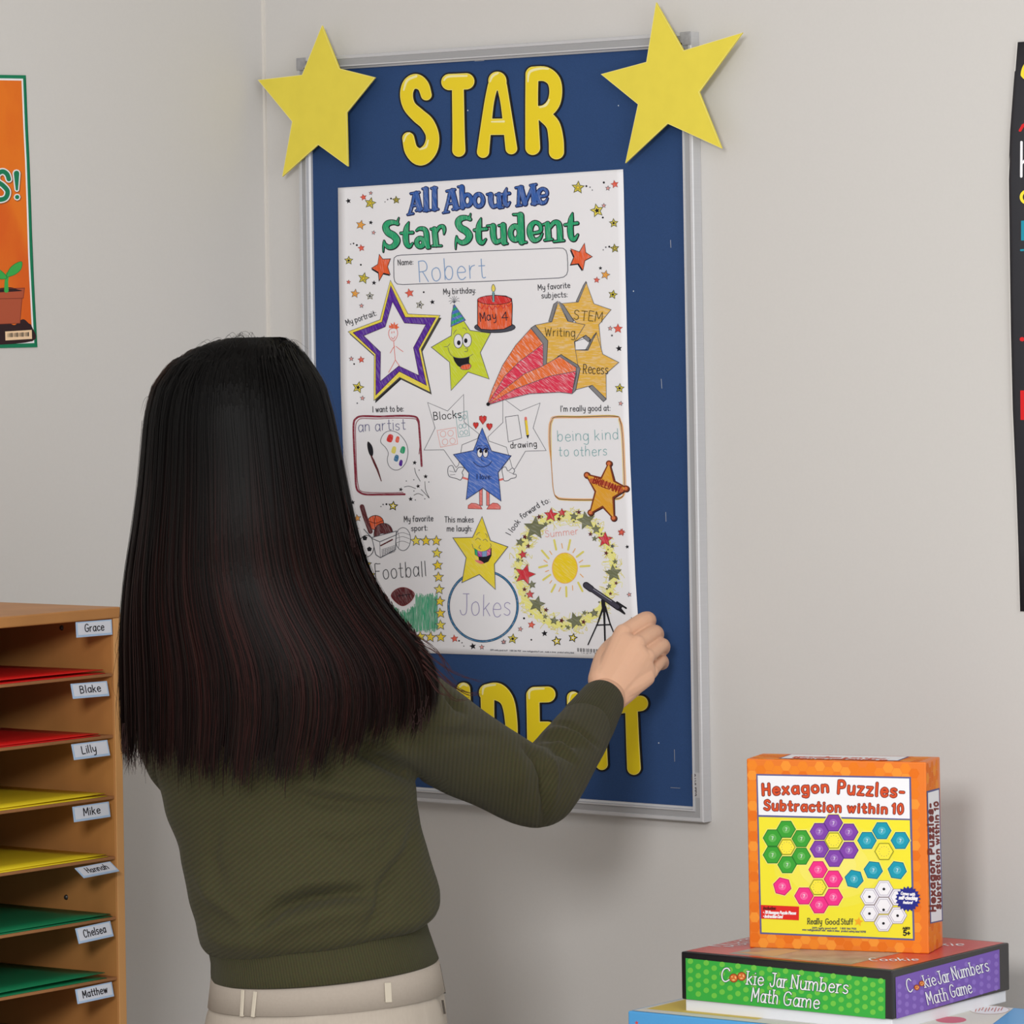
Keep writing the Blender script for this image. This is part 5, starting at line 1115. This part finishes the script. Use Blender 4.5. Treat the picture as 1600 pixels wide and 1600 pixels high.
vs, fs, ns = remeshed(bd_, .0065, 3)
def hand(mb, wr, mcp, pips, dips, tips, rad, th, thr):
    for k, m_ in enumerate(mcp):
        tube(mb, [wr + (m_ - (mcp[1] + mcp[2]) / 2) * .35, (wr + (m_ - (mcp[1] + mcp[2]) / 2) * .35 + m_) / 2, m_], [.0138, .0130, rad[k] * 1.16], n=14)
        tube(mb, [m_, pips[k], dips[k], tips[k]], [rad[k] * 1.06, rad[k], rad[k] * .9, rad[k] * .8], n=14)
    for k in range(3):
        for u in (.25, .5, .75):
            mm = mcp[k] * (1 - u) + mcp[k + 1] * u; tube(mb, [wr + (mm - (mcp[1] + mcp[2]) / 2) * .35, mm - (mm - wr) * .10], [.0138, .0128 - .001 * (k == 2)], n=14)
    tube(mb, th, thr, n=14)
hb = MB()
mcp = [P(974, 990, 5.000), P(995, 1006, 4.988), P(1010, 1026, 4.988), P(1017, 1049, 4.995)]
pip = [P(1008, 968.5, 5.030), P(1021, 988.5, 5.022), P(1033, 1008.5, 5.022), P(1032, 1032, 5.028)]
dip = [P(1013, 973, 5.050), P(1026, 994, 5.050), P(1036, 1014, 5.048), P(1036, 1037, 5.050)]
tip = [P(1000, 990, 5.070), P(1014, 1004, 5.064), P(1026, 1020, 5.058), P(1028, 1040, 5.055)]
hand(hb, WRR + (P(946, 1090, 4.952) - WRR), mcp, pip, dip, tip, [.0097, .0093, .0088, .0077], [P(938, 1062, 4.965), P(948, 1026, 5.005), P(968, 1002, 5.050), P(985, 998, 5.074)], [.0145, .0135, .0105, .0085])
tube(hb, [P(905, 1150, 4.86), P(930, 1112, 4.915), P(948, 1086, 4.957)], [.026, .0235, .0205], n=18, flat=.85)
tube(hb, [P(955, 1088, 4.96), P(985, 1072, 4.972), P(1008, 1058, 4.985)], [.0145, .0135, .0115], n=14)
hv, hf, hn = remeshed(hb, .0012, 4, .6)
# left hand, reaching forward out of sight behind the hair
lb = MB(); dl = (P(446, 1020, 5.03) - WRL).normalized(); ac = VR; bk = dl.cross(ac).normalized()
m4 = [WRL + dl * .078 + ac * x for x in (.030, .010, -.010, -.028)]
p4_ = [m + dl * l + bk * .004 for m, l in zip(m4, (.036, .040, .037, .030))]; d4 = [m + dl * l * .8 + VD * .012 for m, l in zip(p4_, (.022, .025, .023, .018))]; t4 = [m + dl * .010 + VD * .014 for m in d4]
hand(lb, WRL, m4, p4_, d4, t4, [.0088, .009, .0086, .0074], [WRL + dl * .02 + ac * .022, WRL + dl * .05 + ac * .045, WRL + dl * .075 + ac * .056], [.013, .0105, .008])
lv, lf, ln = remeshed(lb, .002, 3)
allv = list(map(Vector, vs.tolist())); o1 = len(allv); allv += list(map(Vector, hv.tolist())); o2 = len(allv); allv += list(map(Vector, lv.tolist()))
allf = fs + [tuple(i + o1 for i in f) for f in hf] + [tuple(i + o2 for i in f) for f in lf]
base = Vector((HIP.x, HIP.y, 0))
person = mesh_obj('person', [v - base for v in allv], allf, M_skin, smooth=True); person.location = base
tag(person, 'person with long dark hair and olive sweater, back turned, right hand on the poster', 'person')
# ---- knitwear
def knit(period, amp, name, col, dark, bump):
    def f(nt, b, c):
        uv = node(nt, 'ShaderNodeUVMap', uv_map='knit'); sp = node(nt, 'ShaderNodeSeparateXYZ'); nt.links.new(uv.outputs[0], sp.inputs[0])
        mu = node(nt, 'ShaderNodeMath', operation='MULTIPLY'); mu.inputs[1].default_value = 2 * math.pi / period; nt.links.new(sp.outputs[0], mu.inputs[0])
        si = node(nt, 'ShaderNodeMath', operation='SINE'); nt.links.new(mu.outputs[0], si.inputs[0])
        mr = node(nt, 'ShaderNodeMapRange'); mr.inputs[1].default_value = -1; mr.inputs[2].default_value = 1; nt.links.new(si.outputs[0], mr.inputs[0])
        tc = node(nt, 'ShaderNodeTexCoord'); nz = node(nt, 'ShaderNodeTexNoise'); nz.inputs['Scale'].default_value = 420; nz.inputs['Detail'].default_value = 3; nt.links.new(tc.outputs['Object'], nz.inputs['Vector'])
        nz2 = node(nt, 'ShaderNodeTexNoise'); nz2.inputs['Scale'].default_value = 9; nt.links.new(tc.outputs['Object'], nz2.inputs['Vector'])
        mx = node(nt, 'ShaderNodeMix', data_type='RGBA'); mx.inputs[6].default_value = dark; mx.inputs[7].default_value = col; nt.links.new(mr.outputs[0], mx.inputs[0])  # rib grooves get the darker olive, so their shade is in the colour
        m2 = node(nt, 'ShaderNodeMix', data_type='RGBA'); m2.blend_type = 'MULTIPLY'; m2.inputs[0].default_value = .35; nt.links.new(mx.outputs[2], m2.inputs[6]); nt.links.new(nz.outputs['Color'], m2.inputs[7])
        nt.links.new(m2.outputs[2], b.inputs['Base Color'])
        ad = node(nt, 'ShaderNodeMath', operation='MULTIPLY_ADD'); ad.inputs[1].default_value = .35; nt.links.new(nz.outputs[0], ad.inputs[0]); nt.links.new(mr.outputs[0], ad.inputs[2])
        bp_ = node(nt, 'ShaderNodeBump'); bp_.inputs['Strength'].default_value = bump; bp_.inputs['Distance'].default_value = amp; nt.links.new(ad.outputs[0], bp_.inputs['Height']); nt.links.new(bp_.outputs[0], b.inputs['Normal'])
        b.inputs['Sheen Weight'].default_value = .05; b.inputs['Sheen Roughness'].default_value = .5
    return mat(name, col, .9, .1, build=f)
M_knit = knit(.0044, .0011, 'olive_diagonal_knit', rgb(70, 67, 45), rgb(61, 59, 39), .45)
M_rib = knit(.0030, .0008, 'olive_ribbed_knit', rgb(68, 66, 44), rgb(60, 58, 39), .5)
def set_uv(o, uvs):
    me = o.data; l = me.uv_layers.new(name='knit'); li = np.empty(len(me.loops), 'i'); me.loops.foreach_get('vertex_index', li)
    l.data.foreach_set('uv', np.asarray(uvs, 'f').reshape(-1, 2)[li].ravel()) if len(uvs) == len(me.vertices) else l.data.foreach_set('uv', np.asarray(uvs, 'f').ravel())
sw = MB()
rows = [((350, 1022), (462, 1022), .048), ((338, 1038), (480, 1036), .055), ((285, 1064), (600, 1058), .076), ((250, 1105), (640, 1095), .096), ((240, 1155), (646, 1145), .105), ((243, 1205), (650, 1195), .108), ((257, 1265), (652, 1255), .106), ((281, 1325), (663, 1310), .106), ((288, 1372), (676, 1352), .110), ((299, 1420), (688, 1392), .116), ((309, 1455), (688, 1413), .118), ((313, 1476), (681, 1428), .115), ((326, 1493), (664, 1442), .104)]
loft(sw, [ringpx(l, r, b) for l, r, b in rows], n=40)
tube(sw, [P(560, 1098, 4.44), SHR, P(650, 1131, 4.49), P(700, 1160, 4.55), P(760, 1194, 4.61), P(812, 1222, 4.665), P(842, 1232, 4.70)], [.058, .057, .0535, .049, .0455, .0435, .0430], n=26)
tube(sw, [P(842, 1232, 4.70), P(866, 1206, 4.74), P(890, 1172, 4.80), P(912, 1140, 4.87)], [.0430, .0395, .0355, .0320], n=26)
tube(sw, [P(300, 1105, 4.48), SHL, P(296, 1180, 4.62), ELL], [.058, .056, .048, .042], n=24); tube(sw, [ELL, P(375, 1165, 4.83), P(405, 1110, 4.90)], [.042, .036, .03], n=24)
vs, fs, ns = remeshed(sw, .0042, 6, .6)
PC = np.array(CAM); R3 = np.array([CR, CU, VD])
def projn(v): q = (v - PC) @ R3.T; return np.stack([800 + F * q[:, 0] / q[:, 2], 800 + SHY - F * q[:, 1] / q[:, 2]], 1), q[:, 2]
px, dep = projn(vs); facing = np.clip(-(ns @ np.array(VD)) * 2 + .35, 0, 1)
def dseg(px, pts):
    d = np.full(len(px), 1e9); w = np.zeros(len(px))
    for i in range(len(pts) - 1):
        a, b = np.array(pts[i][:2], float), np.array(pts[i + 1][:2], float); ab = b - a
        u = np.clip(((px - a) @ ab) / (ab @ ab), 0, 1); q = a + u[:, None] * ab; dd = np.hypot(*(px - q).T)
        m = dd < d; d = np.where(m, dd, d); w = np.where(m, (i + u) / (len(pts) - 1), w)
    return d, np.sin(np.pi * np.clip(w * .9 + .05, 0, 1)) ** .5
disp = np.zeros(len(vs))
FOLDS = [  # polyline in the photo, depth (m, minus = groove), width in px
    ([(400, 1447), (440, 1418), (480, 1403), (530, 1396), (575, 1395)], -.010, 11), ([(400, 1468), (450, 1444), (510, 1428), (575, 1420)], .006, 16), ([(430, 1395), (480, 1378), (560, 1372)], .004, 14),
    ([(455, 1238), (500, 1252), (560, 1259), (640, 1258)], -.005, 9), ([(470, 1222), (540, 1234), (630, 1238)], .004, 10),
    ([(560, 1172), (590, 1186), (620, 1200), (650, 1214)], -.012, 9), ([(548, 1158), (590, 1168)], -.006, 8), ([(600, 1150), (640, 1180)], .004, 12),
    ([(490, 1310), (540, 1320), (610, 1300)], -.003, 9), ([(560, 1345), (600, 1330), (630, 1290)], -.003, 10), ([(575, 1455), (592, 1420), (600, 1385), (640, 1330), (652, 1290)], -.006, 9), ([(600, 1450), (640, 1440), (680, 1418)], .004, 14),
    ([(340, 1290), (330, 1340), (345, 1380)], -.003, 10), ([(310, 1372), (330, 1400), (380, 1440)], .004, 10), ([(318, 1455), (350, 1470), (420, 1478)], .004, 14),
    ([(700, 1085), (712, 1100), (722, 1112)], -.007, 6), ([(660, 1130), (715, 1128), (735, 1118)], .004, 12), ([(690, 1148), (740, 1150), (775, 1152)], -.003, 8),
    ([(822, 1168), (838, 1185), (850, 1215), (853, 1250), (850, 1285)], -.006, 6), ([(838, 1160), (856, 1180), (866, 1215), (864, 1250)], .004, 7), ([(836, 1162), (850, 1152), (872, 1152), (900, 1164)], -.005, 5), ([(846, 1150), (868, 1140), (900, 1148), (925, 1166)], .0035, 5), ([(852, 1168), (875, 1163), (896, 1178)], .003, 5), ([(862, 1132), (885, 1130), (915, 1146), (935, 1165)], -.004, 4),
    ([(850, 1178), (876, 1176), (900, 1192)], -.003, 5), ([(800, 1170), (815, 1200), (818, 1240)], .003, 12)]
for pts, dp, wd in FOLDS:
    d, w = dseg(px, pts); disp += 1.5 * dp * np.exp(-(d / wd) ** 2) * w * facing
disp += .0016 * np.sin(px[:, 0] * .035 + px[:, 1] * .05) * np.sin(px[:, 1] * .041 - px[:, 0] * .012) * facing
vs = vs + ns * disp[:, None]
# direction of the ribs: diagonal on the back, upright on the sleeve
rel = vs - np.array(HIP); X = rel @ np.array(VR); Z = rel[:, 2]
def ph(th): return -math.sin(math.radians(th)) * X + math.cos(math.radians(th)) * Z
u_t, u_a, u_f = ph(38), ph(84), ph(58)
li = np.array([i for f in fs for i in f]); fl = np.repeat(np.arange(len(fs)), [len(f) for f in fs]); fc = np.array([px[list(f)].mean(0) for f in fs]); fd = np.array([dep[list(f)].mean() for f in fs])
seam = np.where(fc[:, 1] < 1215, 585 + (fc[:, 1] - 1100) * .55, 1e4)
reg = np.where((fc[:, 0] > seam) | (fc[:, 0] > 700), 1, 0); reg = np.where((fc[:, 0] > 852) | ((fc[:, 0] > 825) & (fc[:, 1] < 1180)), 2, reg)
rl = reg[fl]; uu = np.where(rl == 0, u_t[li], np.where(rl == 1, u_a[li], u_f[li]))
sweater = mesh_obj('sweater', [Vector(v) - base for v in vs.tolist()], fs, M_knit, person, smooth=True)
set_uv(sweater, np.stack([uu, Z[li]], 1)); sweater['label'] = 'olive green knitted sweater'
def band(rings, name, n=160, thick=.0022, amp=.0006, ribs=None):
    """open ribbed band with thickness"""
    vs, fs, uv = [], [], []; m = len(rings)
    for i, (c, a, b) in enumerate(rings):
        for k in range(n):
            th_ = 2 * math.pi * k / n; r = Vector(a) * math.cos(th_) + Vector(b) * math.sin(th_); vs.append(Vector(c) + r - base); uv.append((0, 0))
    per = sum((vs[k] - vs[k - 1]).length for k in range(n))
    acc = 0
    for k in range(n):
        if k: acc += (vs[k] - vs[k - 1]).length
        for i in range(m): uv[i * n + k] = (acc, i * .01)
    fs = [(i * n + k, i * n + (k + 1) % n, (i + 1) * n + (k + 1) % n, (i + 1) * n + k) for i in range(m - 1) for k in range(n)]
    o = mesh_obj(name, vs, fs, M_rib, sweater, smooth=True); set_uv(o, uv); q = o.modifiers.new('t', 'SOLIDIFY'); q.thickness = thick; q.offset = 0; return o
hemr = [((327, 1484), (666, 1438), .103), ((329, 1492), (666, 1444), .106), ((331, 1503), (669, 1455), .107), ((331, 1518), (677, 1478), .1075), ((331.5, 1529), (684, 1497), .108), ((333, 1531), (682.5, 1499), .1065)]
band([ringpx(l, r, b) for l, r, b in hemr], 'hem_band', 240)
def armring(p, d, r, fl_=1.): 
    a = d.cross(VD).normalized(); b = d.cross(a).normalized(); return (p, a * r, b * r * fl_)
c0, c1 = P(908, 1146, 4.862), P(941, 1094.5, 4.945); d = (c1 - c0).normalized()
band([armring(c0 + d * (c1 - c0).length * u, d, r) for u, r in ((-.08, .0290), (.1, .0310), (.35, .0298), (.7, .0270), (.96, .0252), (1.0, .0242))], 'cuff', 110, .002)
c0, c1 = P(400, 1118, 4.89), P(418, 1088, 4.935); d = (c1 - c0).normalized(); band([armring(c0 + d * (c1 - c0).length * u, d, r) for u, r in ((0, .030), (.5, .028), (1, .0255))], 'cuff', 110, .002)
# ---- trousers
M_kh = mat('khaki_twill', rgb(168, 158, 147), .8, .2, build=bnoise(400, .02, .08, (1, 1, .3), dist=.0003)); M_kd = mat('khaki_waistband_twill', rgb(160, 150, 140), .8, .2, build=bnoise(400, .02, .08, dist=.0003))
tr = MB()
rows = [((337, 1500), (672, 1470), .098), ((334, 1535), (684, 1503), .102), ((329, 1560), (690, 1530), .104), ((322, 1585), (697, 1565), .107), ((315, 1625), (702, 1615), .114), ((312, 1680), (708, 1680), .118), ((320, 1760), (702, 1760), .110), ((350, 1830), (672, 1830), .085)]
loft(tr, [ringpx(l, r, b) for l, r, b in rows], n=36)
for s_ in (-1, 1):
    an = FL[s_]; h = HIP + VR * s_ * .058 - VU * .10; kn = h + VR * s_ * .014 + VD * .02; kn.z = .45; a0 = an.copy(); a0.z = .07
    tube(tr, [h, (h + kn) / 2 + VD * .005, kn, (kn + a0) / 2 - VD * .008, a0], [.086, .080, .068, .063, .058])
vs, fs, ns = remeshed(tr, .006, 4)
px, dep = projn(vs); disp = np.zeros(len(vs)); facing = np.clip(-(ns @ np.array(VD)) * 2 + .3, 0, 1)
for pts, dp, wd in [([(326, 1577), (395, 1585), (450, 1574), (560, 1563), (640, 1554), (692, 1558)], -.0022, 3.5), ([(690, 1560), (700, 1590), (702, 1610)], -.003, 4), ([(470, 1600), (520, 1580), (600, 1572)], .002, 8), ([(652, 1562), (660, 1600)], -.0012, 3)]:
    d_, w = dseg(px, pts); disp += dp * np.exp(-(d_ / wd) ** 2) * facing
vs = vs + ns * disp[:, None]
trousers = mesh_obj('trousers', [Vector(v) - base for v in vs.tolist()], fs, M_kh, person, smooth=True); trousers['label'] = 'khaki trousers'
# waistband: a slightly proud strip round the waist
wt = [((333.5, 1506), (672, 1478), .1005), ((331, 1535), (685, 1506), .1035), ((327, 1572), (694, 1548), .1068)]
rg = [ringpx(l, r, b) for l, r, b in wt]; n = 120; vv = []; 
for c, a_, b_ in rg:
    for k in range(n): th_ = 2 * math.pi * k / n; vv.append(c + (a_ * math.cos(th_) + b_ * math.sin(th_)) * 1.004 - base)
ff = [(i * n + k, i * n + (k + 1) % n, (i + 1) * n + (k + 1) % n, (i + 1) * n + k) for i in range(2) for k in range(n)]
wb = mesh_obj('waistband', vv, ff, M_kd, trousers, smooth=True); q = wb.modifiers.new('t', 'SOLIDIFY'); q.thickness = .0022; q.offset = 0
def surf(rg, x, y):
    """point of the waist surface seen at a photo position"""
    best = None
    for i in range(len(rg) - 1):
        for u in [k / 14. for k in range(15)]:
            c, a_, b_ = [rg[i][j] * (1 - u) + rg[i + 1][j] * u for j in range(3)]
            for k in range(181, 360):
                th_ = math.radians(k); q = c + (a_ * math.cos(th_) + b_ * math.sin(th_)) * 1.006; s_ = proj(q); d_ = (s_[0] - x) ** 2 + (s_[1] - y) ** 2
                if best is None or d_ < best[0]: best = (d_, q, (a_ * math.cos(th_) + b_ * math.sin(th_)).normalized())
    return best[1], best[2]
wt2 = wt + [((321, 1600), (699, 1578), .110)]; rg2 = [ringpx(l, r, b) for l, r, b in wt2]
M_lp = mat('khaki_loop_twill', rgb(186, 177, 162), .8, .2)
for (x0, y0_, x1, y1_, w_) in ((382.5, 1546, 379, 1588, .0046), (399.5, 1548, 396, 1588, .0046), (603.5, 1536, 604.5, 1566, .0078)):
    p0_, n0 = surf(rg2, x0, y0_); p1_, n1_ = surf(rg2, x1, y1_); mb = MB(); dn = p1_ - p0_; sd = dn.cross(n0).normalized() * w_
    mb.box(p0_ - sd / 2 + n0 * .001, dn, sd, n0 * .0016); mb.box(p0_ - sd / 2 + dn * .96 - n0 * .0005, dn * .05, sd, n0 * .0034)
    mb.v = [v - base for v in mb.v]; me_ = mesh_obj('belt_loop', mb.v, mb.f, M_lp, trousers); q = me_.modifiers.new('b', 'BEVEL'); q.width = .0005
# dark strips along the side pocket opening
for a_, b_, m_ in (((687.5, 1507), (694.5, 1552), mat('pocket_dark_line', rgb(70, 64, 58), .9)), ((691, 1562), (697, 1588), mat('pocket_dark_line', rgb(70, 64, 58), .9))):
    p0_, n0 = surf(rg2, *a_); p1_, n1_ = surf(rg2, *b_); mb = MB(); dn = p1_ - p0_; sd = dn.cross(n0).normalized() * .0012; mb.box(p0_ - sd / 2 - n0 * .001, dn, sd, n0 * .0022); mb.v = [v - base for v in mb.v]
    mesh_obj('pocket_slit', mb.v, mb.f, m_, trousers)
for s_ in (-1, 1):
    sh_ = MB(); an = FL[s_]; tube(sh_, [Vector((an.x, an.y, .045)) - VD * .035, Vector((an.x, an.y, .045)) + VD * .05, Vector((an.x, an.y, .036)) + VD * .15], [.042, .043, .032], n=22, flat=.9)
    vs, fs, ns = remeshed(sh_, .006, 3); vs[:, 2] = np.maximum(vs[:, 2], .002)
    mesh_obj('shoe', [Vector(v) - base for v in vs.tolist()], fs, mat('dark_shoe_leather', rgb(48, 40, 38), .4, .4), person, smooth=True)
# ---- hair: an underlying mass and thousands of fine strands
HT = [(527, 366, 436, 4.450, .018), (533, 338, 452, 4.450, .040), (545, 305, 460, 4.450, .066), (565, 273, 477, 4.450, .084), (600, 247, 499, 4.450, .100), (650, 235, 513, 4.450, .108), (710, 230, 525, 4.450, .110), (770, 224, 537, 4.445, .108), (830, 215, 549, 4.430, .100), (890, 205, 566, 4.400, .086), (940, 199, 593, 4.385, .074), (985, 196, 630, 4.375, .066), (1020, 195, 662, 4.370, .062), (1060, 195, 679, 4.368, .060), (1100, 196, 680, 4.368, .058), (1140, 197, 672, 4.368, .055), (1180, 198, 655, 4.368, .052), (1230, 205, 640, 4.366, .050)]
HA = np.array(HT, float)
_y = np.arange(500, 1300, 4.); _k = np.exp(-(np.arange(-15, 16) * 4 / 26.) ** 2); _k /= _k.sum()
HD = [np.interp(_y, HA[:, 0], HA[:, k]) for k in range(5)]
for k in (3, 4):
    _s = np.convolve(np.pad(HD[k], 15, 'edge'), _k, 'valid'); _w = np.clip((_y - 545) / 50., 0, 1); HD[k] = HD[k] * (1 - _w) + _s * _w
for k in (1, 2):
    _s = np.convolve(np.pad(HD[k], 15, 'edge'), _k, 'valid'); _w = np.clip((_y - 640) / 60., 0, 1); HD[k] = HD[k] * (1 - _w) + _s * _w
YBX = [(185, 1165), (200, 1172), (225, 1168), (260, 1180), (320, 1192), (400, 1203), (460, 1198), (520, 1182), (560, 1160), (600, 1132), (625, 1122), (650, 1138), (665, 1120), (685, 1075)]
def hring(y): return [float(np.interp(y, _y, HD[k])) for k in range(1, 5)]
def hpos(th, y, off=0.):
    xl, xr, t_, b_ = hring(y); c, s = math.cos(th), math.sin(th)
    cx = math.copysign(abs(c) ** .85, c); cs = math.copysign(abs(s) ** .85, s)
    xm, hw = (xl + xr) / 2, (xr - xl) / 2; A0 = P(xm, y, t_); la = hw * t_ / F + off; bb_ = (b_ if s > 0 else b_ * .5) + off
    return A0 + VR * cx * la - VD * cs * bb_, xm + cx * hw
def yb(x): return float(np.interp(x, [q[0] for q in YBX], [q[1] for q in YBX]))
NA, NV = 120, 60; hv, hfc = [], []
for i in range(NV + 1):
    v = i / NV
    for k in range(NA):
        th_ = 2 * math.pi * k / NA; yend = yb(hpos(th_, 1120)[1]) - 34 + 10 * math.sin(k * 1.7) + 7 * math.sin(k * 4.1); y = 527 + (yend - 527) * v ** 1.15
        lock = (.0024 * math.sin(k * 1.31 + v * 3) + .0016 * math.sin(k * 2.9 - v * 5)) * min(1, v * 3)
        hv.append(hpos(th_, y, lock)[0] - base)
hfc = [(i * NA + k, i * NA + (k + 1) % NA, (i + 1) * NA + (k + 1) % NA, (i + 1) * NA + k) for i in range(NV) for k in range(NA)] + [tuple(range(NA))]
def hairmat(name, base_col):
    def f(nt, b, c):
        at = node(nt, 'ShaderNodeAttribute', attribute_name='tint'); nt.links.new(at.outputs['Color'], b.inputs['Base Color'])
        b.inputs['Anisotropic'].default_value = .4
    return mat(name, base_col, .5, .12, build=f)
M_hs = hairmat('dark_brown_hair_strand', rgb(26, 18, 17)); MATS['dark_brown_hair_strand'].node_tree.nodes['Principled BSDF'].inputs['Specular IOR Level'].default_value = .08; M_hb = mat('dark_hair_mass', rgb(10, 8, 8), .7, .05)
hair = mesh_obj('hair', hv, hfc, M_hb, person, smooth=True); hair['label'] = 'long straight dark brown hair with reddish ends'
random.seed(5)
sv, sf, sc = [], [], []
def ribbon(pts, nrm, w, cols):
    o = len(sv); n = len(pts)
    for i, p in enumerate(pts):
        d_ = (pts[min(i + 1, n - 1)] - pts[max(i - 1, 0)]).normalized(); s_ = d_.cross(nrm[i]).normalized() * (w * (1 - .75 * max(0, i / (n - 1.) - .6) / .4) / 2)
        sv.append(p + s_ - base); sv.append(p - s_ - base); sc.append(cols[i]); sc.append(cols[i])
    for i in range(n - 1): sf.append((o + 2 * i, o + 2 * i + 1, o + 2 * i + 3, o + 2 * i + 2))
def lerp(a, b, u): return tuple(a[i] * (1 - u) + b[i] * u for i in range(3)) + (1,)
DK, RD, BR = rgb(9, 8, 8), rgb(62, 30, 27), rgb(46, 30, 24)
for k in range(6500):
    clump = random.random(); th0 = random.uniform(-.25, math.pi + .25); ck_ = math.sin(th0 * 23) * .5 + .5
    y0_ = 527.5 + 70 * random.random() ** 2 if random.random() < .75 else random.uniform(560, 950)
    ex = hpos(th0, 1120)[1]; y1_ = yb(ex) + random.gauss(-12, 16) + (12 if random.random() < .1 else 0)
    off = abs(random.gauss(.0015, .0018)); dr = random.gauss(0, .03) + .05 * math.sin(th0 * 31); wv = random.uniform(0, 6.28); aw = random.uniform(.002, .012)
    pts, nr, cl = [], [], []; n = 20; hue = random.random(); tone = (BR if hue < .35 else RD); am = random.uniform(.05, .55) * (.4 + .6 * ck_)
    for i in range(n + 1):
        v = i / n; y = y0_ + (y1_ - y0_) * v; th_ = th0 + dr * v + aw * math.sin(v * 7 + wv)
        o_ = off + .002 * max(0, v - .85) * 6 * random.uniform(-.3, .6); p, _x = hpos(th_, y, o_ + .0012); q, _x = hpos(th_, y, o_ + .01)
        pts.append(p); nr.append((q - p).normalized()); cl.append(lerp(DK, tone, am * sm((y - 620) / 420.)))
    ribbon(pts, nr, random.uniform(.0009, .0019), cl)
def wisp(path, t_, w=.00035, col=DK, j=3):
    q = catmull(path, 6); pts = [P(x + random.uniform(-.3, .3), y, t_) for x, y in q]; ribbon(pts, [-VD] * len(pts), w, [col] * len(pts))
for k in range(55):
    x = random.uniform(285, 470); y = 530 + abs(x - 395) ** 2 * .0035 + 4; dx = random.uniform(-45, 45); h_ = random.uniform(4, 17)
    wisp([(x, y + 6), (x + dx * .4, y - h_), (x + dx, y - h_ * .4 + abs(dx) * .1 + 4)], random.uniform(4.37, 4.45), .0003)
for k in range(26): 
    x = random.uniform(245, 330); y = 530 + (395 - x) ** 2 * .0042; wisp([(x + 12, y + 10), (x - random.uniform(4, 16), y - random.uniform(2, 10)), (x - random.uniform(14, 40), y + random.uniform(8, 45))], 4.43, .0003)
for k in range(34):
    y = random.uniform(620, 960); x = hring(y)[0]; o_ = random.uniform(4, 24); l = random.uniform(60, 200)
    wisp([(x + 4, y), (x - o_ * .5, y + l * .4), (x - o_, y + l * .8), (x - o_ * random.uniform(.4, 1.2), y + l)], 4.40, .0003)
for k in range(60):
    x = random.uniform(190, 262); wisp([(x, 1130), (x + random.uniform(-6, 4), 1170), (x + random.uniform(-12, 8), 1172 + random.uniform(0, 42))], 4.345, .0006, lerp(DK, RD, .3))
for k in range(40):
    x, y = random.uniform(615, 672), random.uniform(1085, 1118); wisp([(x, y), (x + random.uniform(-6, 4), y + 20), (x + random.uniform(-10, 4), y + random.uniform(22, 34))], 4.33, .0008, lerp(DK, RD, .25))
for p_ in ([(655, 1010), (690, 1040), (720, 1056), (757, 1066)], [(660, 1030), (695, 1064), (725, 1082), (752, 1086)], [(660, 1040), (690, 1070), (710, 1092), (738, 1090)], [(650, 1000), (686, 1022), (706, 1048)], [(664, 1050), (684, 1080), (705, 1088)], [(640, 985), (680, 1015), (700, 1050), (716, 1070)], [(655, 1020), (700, 1062), (730, 1084), (749, 1082)]):
    for j in range(4): wisp([(x + random.uniform(-2, 2), y + random.uniform(-3, 3)) for x, y in p_], 4.33, .0004, lerp(DK, RD, .6))
for k in range(120):
    y = random.uniform(800, 1060); x = hring(y)[1]; wisp([(x - 6, y - 30), (x + random.uniform(-1, 3), y), (x + random.uniform(0, 9), y + 30), (x + random.uniform(-2, 8), y + 60)], 4.375, .0005, lerp(DK, RD, .35))
strands = mesh_obj('hair_strands', sv, sf, M_hs, hair); strands['kind'] = 'stuff'
ca = strands.data.color_attributes.new('tint', 'FLOAT_COLOR', 'POINT'); ca.data.foreach_set('color', np.asarray(sc, 'f').ravel())
